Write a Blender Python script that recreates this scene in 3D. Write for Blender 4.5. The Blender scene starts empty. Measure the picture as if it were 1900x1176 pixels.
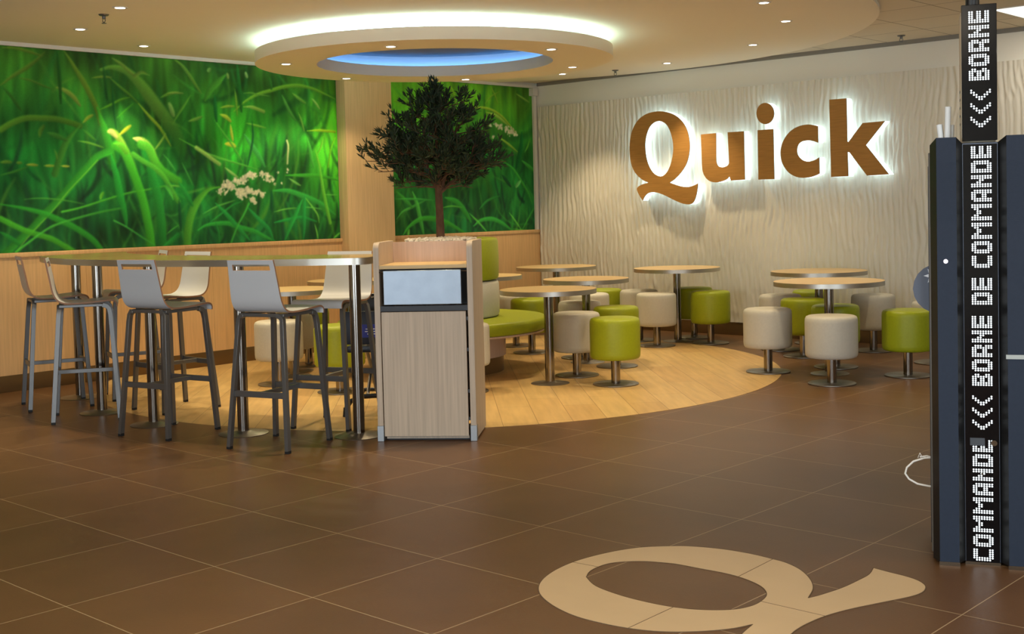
import bpy, bmesh, math, random
import numpy as np
from mathutils import Vector, Matrix
from mathutils.geometry import tessellate_polygon
PI = math.pi
scene = bpy.context.scene
COL = scene.collection

# ---------------------------------------------------------------- camera
F_PX, CX, CY, PITCH, ROLL, YAW, CAM_H = 2285.6, 950.0, 487.35, .0446, -.0249, .7479, 1.337
def make_camera():
    cy, sy = math.cos(YAW), math.sin(YAW)
    f = Vector((-sy*math.cos(PITCH), cy*math.cos(PITCH), -math.sin(PITCH)))
    r = Vector((cy, sy, 0)); u = r.cross(f)
    r2 = math.cos(ROLL)*r + math.sin(ROLL)*u
    u2 = -math.sin(ROLL)*r + math.cos(ROLL)*u
    m = Matrix((r2, u2, -f)).transposed().to_4x4()
    m.translation = (0, 0, CAM_H)
    cam = bpy.data.cameras.new('camera'); cam.sensor_width = 36; cam.sensor_fit = 'HORIZONTAL'
    cam.lens = F_PX*36/1900
    cam.shift_y = -(588-CY)/1900
    cam.clip_start = .05; cam.clip_end = 60
    o = bpy.data.objects.new('camera', cam); COL.objects.link(o); o.matrix_world = m
    scene.camera = o
make_camera()

# ---------------------------------------------------------------- world, exposure, general light
scene.view_settings.view_transform = 'Standard'
scene.view_settings.look = 'None'
scene.view_settings.gamma = 1
scene.view_settings.use_curve_mapping = False
scene.view_settings.exposure = 0.0
w = bpy.data.worlds.new('world'); scene.world = w; w.use_nodes = True
w.node_tree.nodes['Background'].inputs[0].default_value = (.9, .8, .65, 1)
w.node_tree.nodes['Background'].inputs[1].default_value = .02
WARM = (1.0, .79, .50)
NEUT = (1.0, .86, .68)
SPOT_W = 42.0
RING_W = 38.0
PANEL_W = 37.0
WIN_FILL_W = 165.0
COOL = (.72, .86, 1.0)

# ---------------------------------------------------------------- materials
MATS = {}
def lin(c):
    return tuple((v/255/12.92 if v/255 <= .04045 else ((v/255+.055)/1.055)**2.4) for v in c)
def mat(name, rgb, rough=.5, metal=0, spec=.5, coat=0, emit=None, estr=0, noise=None, bump=None, aniso=0):
    """Principled material; noise=(scale xyz, amount) varies the colour, bump=(scale xyz, distance)."""
    if name in MATS: return MATS[name]
    m = bpy.data.materials.new(name); m.use_nodes = True
    nt = m.node_tree; b = nt.nodes['Principled BSDF']
    col = (*lin(rgb), 1)
    b.inputs['Base Color'].default_value = col
    b.inputs['Roughness'].default_value = rough
    b.inputs['Metallic'].default_value = metal
    b.inputs['Specular IOR Level'].default_value = spec
    b.inputs['Coat Weight'].default_value = coat
    if emit:
        b.inputs['Emission Color'].default_value = (*emit, 1)
        b.inputs['Emission Strength'].default_value = estr
    def tex(scale, detail=4):
        tc = nt.nodes.new('ShaderNodeTexCoord'); mp = nt.nodes.new('ShaderNodeMapping')
        mp.inputs['Scale'].default_value = scale
        nz = nt.nodes.new('ShaderNodeTexNoise'); nz.inputs['Scale'].default_value = 1; nz.inputs['Detail'].default_value = detail
        nt.links.new(tc.outputs['Object'], mp.inputs['Vector']); nt.links.new(mp.outputs[0], nz.inputs['Vector'])
        return nz
    if noise:
        sc, amt = noise
        nz = tex(sc)
        mr = nt.nodes.new('ShaderNodeMapRange')
        mr.inputs['From Min'].default_value = .3; mr.inputs['From Max'].default_value = .7
        mr.inputs['To Min'].default_value = 1-amt; mr.inputs['To Max'].default_value = 1+amt
        mx = nt.nodes.new('ShaderNodeVectorMath'); mx.operation = 'SCALE'
        mx.inputs[0].default_value = col[:3]
        nt.links.new(nz.outputs['Fac'], mr.inputs['Value']); nt.links.new(mr.outputs[0], mx.inputs['Scale'])
        nt.links.new(mx.outputs[0], b.inputs['Base Color'])
    if bump:
        sc, dist = bump
        nz = tex(sc, 2)
        bp = nt.nodes.new('ShaderNodeBump'); bp.inputs['Distance'].default_value = dist; bp.inputs['Strength'].default_value = .6
        nt.links.new(nz.outputs['Fac'], bp.inputs['Height']); nt.links.new(bp.outputs[0], b.inputs['Normal'])
    MATS[name] = m
    return m

def floor_tile_mat():
    m = bpy.data.materials.new('porcelain_tile'); m.use_nodes = True; nt = m.node_tree; b = nt.nodes['Principled BSDF']
    tc = nt.nodes.new('ShaderNodeTexCoord'); mp = nt.nodes.new('ShaderNodeMapping')
    mp.inputs['Location'].default_value = (-.191, -.211, 0)
    br = nt.nodes.new('ShaderNodeTexBrick'); br.offset = 0; br.squash = 1
    br.inputs['Scale'].default_value = 1; br.inputs['Brick Width'].default_value = .6; br.inputs['Row Height'].default_value = .6
    br.inputs['Mortar Size'].default_value = .0022; br.inputs['Mortar Smooth'].default_value = .3; br.inputs['Bias'].default_value = 0
    br.inputs['Color1'].default_value = (*lin((106, 75, 46)), 1); br.inputs['Color2'].default_value = (*lin((98, 69, 43)), 1)
    br.inputs['Mortar'].default_value = (*lin((170, 146, 112)), 1)
    nz = nt.nodes.new('ShaderNodeTexNoise'); nz.inputs['Scale'].default_value = 2.5; nz.inputs['Detail'].default_value = 6
    mr = nt.nodes.new('ShaderNodeMapRange'); mr.inputs['From Min'].default_value = .3; mr.inputs['From Max'].default_value = .7
    mr.inputs['To Min'].default_value = .9; mr.inputs['To Max'].default_value = 1.1
    sc = nt.nodes.new('ShaderNodeVectorMath'); sc.operation = 'SCALE'
    nt.links.new(tc.outputs['Object'], mp.inputs['Vector']); nt.links.new(mp.outputs[0], br.inputs['Vector'])
    nt.links.new(tc.outputs['Object'], nz.inputs['Vector']); nt.links.new(nz.outputs['Fac'], mr.inputs['Value'])
    nt.links.new(br.outputs['Color'], sc.inputs[0]); nt.links.new(mr.outputs[0], sc.inputs['Scale'])
    nt.links.new(sc.outputs[0], b.inputs['Base Color'])
    b.inputs['Roughness'].default_value = .38; b.inputs['Specular IOR Level'].default_value = .35
    nz2 = nt.nodes.new('ShaderNodeTexNoise'); nz2.inputs['Scale'].default_value = 140; nz2.inputs['Detail'].default_value = 2
    nt.links.new(tc.outputs['Object'], nz2.inputs['Vector'])
    bp = nt.nodes.new('ShaderNodeBump'); bp.inputs['Strength'].default_value = .15; bp.inputs['Distance'].default_value = .002
    nt.links.new(nz2.outputs['Fac'], bp.inputs['Height']); nt.links.new(bp.outputs[0], b.inputs['Normal'])
    return m
def plank_mat():
    m = bpy.data.materials.new('oak_plank_tile'); m.use_nodes = True; nt = m.node_tree; b = nt.nodes['Principled BSDF']
    tc = nt.nodes.new('ShaderNodeTexCoord'); mp = nt.nodes.new('ShaderNodeMapping')
    mp.vector_type = 'POINT'
    mp.inputs['Rotation'].default_value = (0, 0, math.radians(43.6))
    mp.inputs['Location'].default_value = (.1, -.166, 0)
    br = nt.nodes.new('ShaderNodeTexBrick'); br.offset = .37; br.squash = 1; br.offset_frequency = 2
    br.inputs['Scale'].default_value = 1; br.inputs['Brick Width'].default_value = .9; br.inputs['Row Height'].default_value = .2205
    br.inputs['Mortar Size'].default_value = .0016; br.inputs['Mortar Smooth'].default_value = .3
    br.inputs['Color1'].default_value = (*lin((200, 168, 110)), 1); br.inputs['Color2'].default_value = (*lin((188, 152, 96)), 1)
    br.inputs['Mortar'].default_value = (*lin((118, 92, 62)), 1)
    mp2 = nt.nodes.new('ShaderNodeMapping'); mp2.inputs['Scale'].default_value = (2.2, 22, 1)
    nz = nt.nodes.new('ShaderNodeTexNoise'); nz.inputs['Scale'].default_value = 1; nz.inputs['Detail'].default_value = 6
    mr = nt.nodes.new('ShaderNodeMapRange'); mr.inputs['From Min'].default_value = .3; mr.inputs['From Max'].default_value = .7
    mr.inputs['To Min'].default_value = .86; mr.inputs['To Max'].default_value = 1.1
    sc = nt.nodes.new('ShaderNodeVectorMath'); sc.operation = 'SCALE'
    nt.links.new(tc.outputs['Object'], mp.inputs['Vector']); nt.links.new(mp.outputs[0], br.inputs['Vector'])
    nt.links.new(mp.outputs[0], mp2.inputs['Vector']); nt.links.new(mp2.outputs[0], nz.inputs['Vector'])
    nt.links.new(nz.outputs['Fac'], mr.inputs['Value'])
    nt.links.new(br.outputs['Color'], sc.inputs[0]); nt.links.new(mr.outputs[0], sc.inputs['Scale'])
    nt.links.new(sc.outputs[0], b.inputs['Base Color'])
    b.inputs['Roughness'].default_value = .42; b.inputs['Specular IOR Level'].default_value = .35
    return m
def ceiling_tile_mat():
    m = bpy.data.materials.new('ceiling_tile'); m.use_nodes = True; nt = m.node_tree; b = nt.nodes['Principled BSDF']
    tc = nt.nodes.new('ShaderNodeTexCoord'); mp = nt.nodes.new('ShaderNodeMapping')
    mp.inputs['Location'].default_value = (-.28, -.43, 0)
    br = nt.nodes.new('ShaderNodeTexBrick'); br.offset = 0
    br.inputs['Scale'].default_value = 1; br.inputs['Brick Width'].default_value = .6; br.inputs['Row Height'].default_value = .6
    br.inputs['Mortar Size'].default_value = .005; br.inputs['Mortar Smooth'].default_value = .2
    br.inputs['Color1'].default_value = (*lin((226, 214, 190)), 1); br.inputs['Color2'].default_value = (*lin((222, 210, 186)), 1)
    br.inputs['Mortar'].default_value = (*lin((140, 122, 98)), 1)
    nt.links.new(tc.outputs['Object'], mp.inputs['Vector']); nt.links.new(mp.outputs[0], br.inputs['Vector'])
    nt.links.new(br.outputs['Color'], b.inputs['Base Color']); b.inputs['Roughness'].default_value = .9
    return m
def mural_mat():
    m = bpy.data.materials.new('printed_mural'); m.use_nodes = True; nt = m.node_tree; b = nt.nodes['Principled BSDF']
    a = nt.nodes.new('ShaderNodeAttribute'); a.attribute_name = 'print'
    nt.links.new(a.outputs['Color'], b.inputs['Base Color']); b.inputs['Roughness'].default_value = .6; b.inputs['Specular IOR Level'].default_value = .25
    return m

OAKV = mat('light_oak_vertical', (216, 184, 136), .5, spec=.35, noise=((70, 70, 2.5), .09))
OAKW = mat('light_oak_wainscot', (214, 174, 122), .5, spec=.35, noise=((60, 60, 2.5), .09))
OAKH = mat('light_oak_top', (204, 174, 124), .45, spec=.4, noise=((3, 60, 60), .07))
OAKP = mat('pinkish_oak', (198, 170, 148), .5, spec=.35, noise=((60, 60, 2.5), .08))
OAKBIN = mat('bleached_oak', (186, 168, 146), .5, spec=.35, noise=((75, 75, 2.2), .12))
PLASTER = mat('ceiling_plaster', (246, 236, 214), .9)
RINGP = mat('ring_plaster', (244, 231, 208), .9)
WHITEP = mat('white_paint', (222, 216, 204), .7)
WALLR = mat('cream_wall', (234, 231, 220), .7)
WAVE = mat('carved_relief', (222, 217, 202), .55, spec=.3)
BASEM = mat('bronze_baseboard', (120, 96, 62), .38, .6)
STEEL = mat('brushed_steel', (140, 134, 126), .13, 1.0)
STEELP = mat('satin_steel_plate', (150, 144, 134), .42, 1.0)
STEELB = mat('brushed_steel_band', (190, 184, 172), .38, 1.0)
FRAME = mat('grey_powder_steel', (118, 118, 117), .4, .75)
RUBBER = mat('black_rubber', (22, 22, 22), .7)
GREENL = mat('lime_leatherette', (148, 158, 20), .45, spec=.4, noise=((60, 60, 60), .04), bump=((220, 220, 220), .0006))
CREAML = mat('cream_leatherette', (192, 188, 174), .5, spec=.35, noise=((60, 60, 60), .03), bump=((220, 220, 220), .0006))
SHELL = mat('grey_laminate', (196, 200, 203), .38, spec=.45)
PLYEDGE = mat('plywood_edge', (150, 112, 84), .6)
BARTOP = mat('bar_laminate', (164, 142, 88), .15, spec=.6, noise=((8, 50, 50), .08))
LETTERW = mat('oak_letter_face', (176, 128, 66), .5, spec=.3, noise=((6, 50, 90), .12))
LETTERE = mat('letter_lit_side', (240, 250, 250), .5, emit=(.72, .96, 1.06), estr=1.6)
LETTEREDGE = mat('letter_edge', (92, 84, 52), .6)
BARK = mat('bark', (98, 70, 50), .9, noise=((40, 40, 12), .3), bump=((60, 60, 20), .004))
LEAF = mat('olive_leaf', (52, 66, 44), .55, spec=.3, noise=((30, 30, 30), .25))
PEBBLE = mat('white_pebble', (222, 214, 200), .6)
KIOSK = mat('slate_kiosk', (36, 45, 60), .55, 0, .22, noise=((90, 90, 90), .05))
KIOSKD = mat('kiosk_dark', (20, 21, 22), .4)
GLOSSB = mat('black_gloss_panel', (5, 5, 9), .14, spec=.28)
DOT = mat('led_dot', (240, 246, 250), .5, emit=(.86, .95, 1), estr=.75)
BEIGE = mat('beige_metal', (196, 178, 148), .5)
DARKIN = mat('dark_interior', (34, 36, 40), .5)
DKPLASTIC = mat('black_plastic', (18, 18, 20), .4)
BLUEL = mat('blue_label', (36, 44, 150), .5)
WHITEL = mat('white_label', (225, 228, 235), .5)
INLAY = mat('cream_tile', (200, 172, 132), .4, spec=.35, noise=((3, 3, 3), .04))
GROUT = mat('dark_grout', (96, 76, 54), .8)
LAMP = mat('lamp_lens', (255, 250, 240), .5, emit=(1, .92, .8), estr=14)
COVE = mat('cove_led', (255, 255, 255), .5, emit=(.56, .94, 1.0), estr=14)
BLUELED = mat('blue_led', (200, 225, 255), .5, emit=(.16, .44, 1.0), estr=7)
PANELL = mat('luminaire_diffuser', (250, 250, 240), .5, emit=(.95, 1, .92), estr=1.3)
PAPER = mat('white_paper', (226, 228, 226), .6)
CABLE = mat('white_cable', (220, 215, 205), .4)

# ---------------------------------------------------------------- mesh helpers
class MB:
    """collects shapes into one mesh"""
    def __init__(s): s.v = []; s.f = []; s.smooth = []
    def add(s, vs, fs, sm=False):
        n = len(s.v); s.v += [tuple(p) for p in vs]; s.f += [tuple(i+n for i in f) for f in fs]; s.smooth += [sm]*len(fs)
        return s
    def box(s, x0, x1, y0, y1, z0, z1, M=None):
        vs = [Vector(p) for p in ((x0,y0,z0),(x1,y0,z0),(x1,y1,z0),(x0,y1,z0),(x0,y0,z1),(x1,y0,z1),(x1,y1,z1),(x0,y1,z1))]
        if M: vs = [M @ p for p in vs]
        return s.add(vs, [(0,3,2,1),(4,5,6,7),(0,1,5,4),(1,2,6,5),(2,3,7,6),(3,0,4,7)])
    def lathe(s, prof, n=32, c=(0,0), a0=0, a1=2*PI, closed=False, sm=True, sharp=True):
        """prof: list of (r,z). full turn unless a0/a1 given (then ends are capped)"""
        full = abs(a1-a0-2*PI) < 1e-6
        m = n if full else n+1
        segs = list(zip(prof, prof[1:] + ([prof[0]] if closed else [])))
        if not closed: segs = segs[:len(prof)-1]
        for (r0,z0),(r1,z1) in segs:
            ring = lambda r, z: [(c[0]+r*math.cos(a0+(a1-a0)*i/n), c[1]+r*math.sin(a0+(a1-a0)*i/n), z) for i in range(m)]
            A, B_ = ring(r0, z0), ring(r1, z1)
            cnt = n
            fs = []
            for i in range(cnt):
                j = (i+1) % m
                if r0 < 1e-7: fs.append((i, m+j, m+i))
                elif r1 < 1e-7: fs.append((i, j, m+i))
                else: fs.append((i, j, m+j, m+i))
            s.add(A+B_, fs, sm)
        if not full:
            for k, a in ((0, a0), (1, a1)):
                vs = [(c[0]+r*math.cos(a), c[1]+r*math.sin(a), z) for r, z in prof]
                s.add(vs, [tuple(range(len(vs)))] if k else [tuple(reversed(range(len(vs))))])
        return s
    def tube(s, pts, r, n=8, cap=True, rect=None, radii=None):
        """round (or rectangular rect=(w,h)) section swept along pts"""
        P = [Vector(p) for p in pts]
        if rect: n = 4
        up = Vector((0,0,1)); prev = None; rings = []
        for i, p in enumerate(P):
            t = (P[min(i+1,len(P)-1)]-P[max(i-1,0)]).normalized()
            if prev is None:
                a = up if abs(t.z) < .9 else Vector((1,0,0))
                x = t.cross(a).normalized()
            else:
                x = (prev - t*prev.dot(t)).normalized()
            prev = x; y = t.cross(x)
            rr = radii[i] if radii else r
            if rect:
                ring = [p + x*sx*rect[0]/2 + y*sy*rect[1]/2 for sx, sy in ((-1,-1),(1,-1),(1,1),(-1,1))]
            else:
                ring = [p + x*rr*math.cos(2*PI*k/n) + y*rr*math.sin(2*PI*k/n) for k in range(n)]
            rings += ring
        fs = []
        for i in range(len(P)-1):
            for k in range(n):
                fs.append((i*n+k, i*n+(k+1)%n, (i+1)*n+(k+1)%n, (i+1)*n+k))
        b0 = len(s.v)
        s.add(rings, fs, not rect)
        if cap:
            s.f += [tuple(b0+k for k in reversed(range(n))), tuple(b0+(len(P)-1)*n+k for k in range(n))]; s.smooth += [False, False]
        return s
    def poly(s, loops, place, t0, t1, caps=(True, True)):
        """extruded polygon with holes; loops in 2D, place(x, y, t) -> 3D"""
        flat = [p for l in loops for p in l]
        tri = tessellate_polygon([[Vector((p[0], p[1], 0)) for p in l] for l in loops])
        n = len(flat)
        vs = [place(p[0], p[1], t0) for p in flat] + [place(p[0], p[1], t1) for p in flat]
        fs = []
        if caps[0]: fs += [tuple(t) for t in tri]
        if caps[1]: fs += [tuple(n+i for i in reversed(t)) for t in tri]
        k = 0
        for l in loops:
            m = len(l)
            for i in range(m): fs.append((k+i, k+(i+1) % m, n+k+(i+1) % m, n+k+i))
            k += m
        return s.add(vs, fs)
    def build(s, name, m, parent=None, bevel=0, seg=2, fixn=True, angle=40, subsurf=0):
        me = bpy.data.meshes.new(name); me.from_pydata(s.v, [], s.f)
        me.polygons.foreach_set('use_smooth', s.smooth)
        bm = bmesh.new(); bm.from_mesh(me)
        bmesh.ops.remove_doubles(bm, verts=bm.verts, dist=1e-5)
        if fixn: bmesh.ops.recalc_face_normals(bm, faces=bm.faces)
        if bevel:
            es = [e for e in bm.edges if len(e.link_faces) == 2 and e.calc_face_angle(0) > math.radians(30)]
            bmesh.ops.bevel(bm, geom=es, offset=bevel, segments=seg, profile=.6, affect='EDGES', clamp_overlap=True)
            for f in bm.faces: f.smooth = True
        for e in bm.edges:
            if len(e.link_faces) == 2 and e.calc_face_angle(0) > math.radians(angle): e.smooth = False
        bm.to_mesh(me); bm.free()
        mm = m if isinstance(m, (list, tuple)) else [m]
        for k in mm: me.materials.append(k)
        o = bpy.data.objects.new(name, me); COL.objects.link(o)
        if parent: o.parent = parent
        return o
def tag(o, label=None, cat=None, group=None, kind=None):
    if label: o['label'] = label
    if cat: o['category'] = cat
    if group: o['group'] = group
    if kind: o['kind'] = kind
    return o
def empty(name, loc=(0,0,0), rz=0, label=None, cat=None, group=None):
    o = bpy.data.objects.new(name, None); COL.objects.link(o); o.location = loc; o.rotation_euler = (0,0,rz)
    o.empty_display_size = .1
    return tag(o, label, cat, group)
def copy_tree(src, parent=None):
    c = src.copy(); COL.objects.link(c)
    if parent: c.parent = parent
    for ch in list(src.children):
        copy_tree(ch, c)
    return c
def struct(o): o['kind'] = 'structure'; return o
def smooth_loop(pts, n=5):
    """closed Catmull-Rom through pts (x, y, corner)"""
    out = []; m = len(pts)
    for i in range(m):
        p0, p1, p2, p3 = pts[i-1], pts[i], pts[(i+1) % m], pts[(i+2) % m]
        if p1[2]: p0 = (2*p1[0]-p2[0], 2*p1[1]-p2[1])
        if p2[2]: p3 = (2*p2[0]-p1[0], 2*p2[1]-p1[1])
        k = 1 if (p1[2] and p2[2]) else n
        for j in range(k):
            t = j/k
            out.append(tuple(.5*((2*p1[a]) + (-p0[a]+p2[a])*t + (2*p0[a]-5*p1[a]+4*p2[a]-p3[a])*t*t + (-p0[a]+3*p1[a]-3*p2[a]+p3[a])*t**3) for a in (0,1)))
    return out

WX, WY, CZ = -9.4, 10.6, 2.75          # left wall plane, right wall plane, tiled ceiling
C = (-7.36, 7.07)                      # centre of the round bench, floor and ceiling circles
X1, Y0 = 3.2, -3.4                     # the room behind the camera

# ---------------------------------------------------------------- room shell
struct(MB().box(WX-.2, X1+.2, Y0-.2, WY+.2, -.12, 0).build('floor', floor_tile_mat()))
struct(MB().box(WX-.2, X1+.2, Y0-.2, WY+.2, CZ+.14, CZ+.24).build('ceiling_slab', WHITEP))
def tiled_ceiling():
    b = MB()
    # one slab of tiles with a round hole over the bench for the cove
    outer = [(WX, Y0), (X1, Y0), (X1, WY), (WX, WY)]
    hole = [(C[0]+1.6*math.cos(a*PI/32), C[1]+1.6*math.sin(a*PI/32)) for a in range(64)]
    b.poly([outer, hole], lambda x, y, t: (x, y, t), CZ, CZ+.1)
    struct(b.build('ceiling', ceiling_tile_mat()))
tiled_ceiling()
struct(MB().box(WX-.2, WX, Y0, WY+.2, 0, CZ+.14).build('wall_left', WHITEP))
struct(MB().box(WX, X1, WY, WY+.2, 0, CZ+.14).build('wall_right', WALLR))
struct(MB().box(X1, X1+.2, Y0, WY, 0, CZ+.14).build('wall_far_side', WALLR))
struct(MB().box(WX, X1, Y0-.2, Y0, 0, CZ+.14).build('wall_behind', WALLR))

def plaster_disc():
    n = 192; R, r = 3.5, 1.2; z0, z1 = 2.72, 2.75
    b = MB(); vs = []
    for i in range(n):
        a = 2*PI*i/n; ca, sa = math.cos(a), math.sin(a)
        k = R
        if C[0]+k*ca < WX+.002: k = min(k, (WX+.002-C[0])/ca)
        if C[1]+k*sa > WY-.002: k = min(k, (WY-.002-C[1])/sa)
        for rr in (r, k):
            for z in (z0, z1): vs.append((C[0]+rr*ca, C[1]+rr*sa, z))
    fs = []
    for i in range(n):
        p, q = i*4, ((i+1) % n)*4
        fs += [(p, q, q+2, p+2), (p+1, p+3, q+3, q+1), (p+2, q+2, q+3, p+3), (p, p+1, q+1, q)]
    b.add(vs, fs)
    struct(b.build('ceiling_disc', PLASTER, angle=60))
plaster_disc()

# round wooden floor inset, cut by the left wall
def wood_floor():
    n = 256; R = 2.743; loop = []
    for i in range(n):
        a = 2*PI*i/n; x, y = C[0]+R*math.cos(a), C[1]+R*math.sin(a)
        loop.append((max(x, WX+.02), y))
    b = MB().poly([loop], lambda x, y, t: (x, y, t), .0, .0015)
    struct(b.build('floor_inset', plank_mat()))
wood_floor()

# left wall: wainscot, ledge, baseboard, pillar, cornice
PY0, PY1, PX = 7.68, 8.28, -9.27
for (a, b_) in ((Y0, PY0), (PY1, WY)):
    bx = MB()
    y = a
    ys = sorted([v for v in (-2.2, -1, .2, 1.4, 2.6, 3.8, 5.0, 6.2, 7.4, 8.6, 9.8) if a < v < b_] + [a, b_])
    for y0, y1 in zip(ys, ys[1:]): bx.box(WX, WX+.02, y0+.0008, y1-.0008, .13, 1.045)
    struct(bx.build('wall_left_wainscot', OAKW))
    struct(MB().box(WX, WX+.034, a, b_, 1.045, 1.082).build('trim_1', OAKW, bevel=.006))
    struct(MB().box(WX, WX+.024, a, b_, .0, .13).build('baseboard_left', BASEM, bevel=.003))
struct(MB().box(WX, PX, PY0, PY1, .13, 2.72).build('pillar', OAKV, bevel=.003))
struct(MB().box(WX, PX+.004, PY0-.004, PY1+.004, 0, .13).build('baseboard_pillar', BASEM, bevel=.003))
struct(MB().box(WX, WX+.03, Y0, WY, 2.69, 2.72).build('trim_2', WHITEP))
# corner strip and little box
struct(MB().box(WX, WX+.035, WY-.075, WY-.03, 1.08, 2.69).build('trim_3', WHITEP))
tag(MB().box(WX+.001, WX+.07, WY-.12, WY-.04, 2.6, 2.685).build('junction_box', WHITEP, bevel=.004),
    'small white junction box high in the corner between mural and carved wall', 'junction box')
# right wall: plain band is the wall itself, carved relief below, dark baseboard
def relief():
    rs = np.random.RandomState(4)
    x0, x1, z0, z1 = WX+.05, -2.6, .13, 2.475
    nx, nz = int((x1-x0)/.009), 150
    X, Z = np.meshgrid(np.linspace(x0, x1, nx), np.linspace(z0, z1, nz))
    def sn(sx, sz, seed):
        r = np.random.RandomState(seed); v = np.zeros_like(X)
        for k in range(14):
            fx, fz = r.normal(0, 1/sx), r.normal(0, 1/sz)
            v += np.cos(2*PI*(fx*X+fz*Z) + r.uniform(0, 2*PI))
        return v/2.65
    warp = .0085*sn(.45, .60, 1) + .0028*sn(.16, .32, 2) + .02*sn(1.6, 2.8, 3)
    ph = (X+warp)/.056
    s1 = np.sin(2*PI*ph)
    # second family drifting against the first makes the ridges merge and split
    ph2 = (X - .010*sn(.4, .6, 7) + .004*sn(.2, .4, 8))/.071
    s2 = np.sin(2*PI*ph2)
    h = np.maximum(s1, .75*s2-.1)
    h = np.sign(h)*np.abs(h)**.8
    depth = .0078 + .0008*sn(.6, .8, 9)
    # ridges soften low on the wall, where they pinch into short folds
    low = np.clip((1.35-Z)/.5, 0, 1)
    h = h*(1-.35*low) + low*.8*np.maximum(0, sn(.07, .3, 11)-1.2)
    Yv = WY-.024 - depth*h
    vs = np.stack([X, Yv, Z], -1).reshape(-1, 3)
    idx = np.arange(nx*nz).reshape(nz, nx)
    q = np.stack([idx[:-1,:-1], idx[:-1,1:], idx[1:,1:], idx[1:,:-1]], -1).reshape(-1, 4)
    me = bpy.data.meshes.new('wall_right_relief')
    me.from_pydata(vs.tolist(), [], q.tolist()); me.polygons.foreach_set('use_smooth', [True]*len(q))
    # rim back to the wall
    bm = bmesh.new(); bm.from_mesh(me)
    be = [e for e in bm.edges if len(e.link_faces) == 1]
    r = bmesh.ops.extrude_edge_only(bm, edges=be)
    for v in r['geom']:
        if isinstance(v, bmesh.types.BMVert): v.co.y = WY-.001
    for e in be: e.smooth = False
    bm.to_mesh(me); bm.free()
    me.materials.append(WAVE)
    o = bpy.data.objects.new('wall_right_relief', me); COL.objects.link(o); struct(o)
relief()
struct(MB().box(WX+.03, X1, WY-.02, WY, 0, .13).build('baseboard_right', BASEM, bevel=.003))
struct(MB().box(WX+.03, X1, WY-.012, WY, 2.712, 2.75).build('shadow_gap_strip', mat('shadow_gap', (138, 134, 126), .8)))  # grey strip paints in the shade of the gap between wall and ceiling

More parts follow.
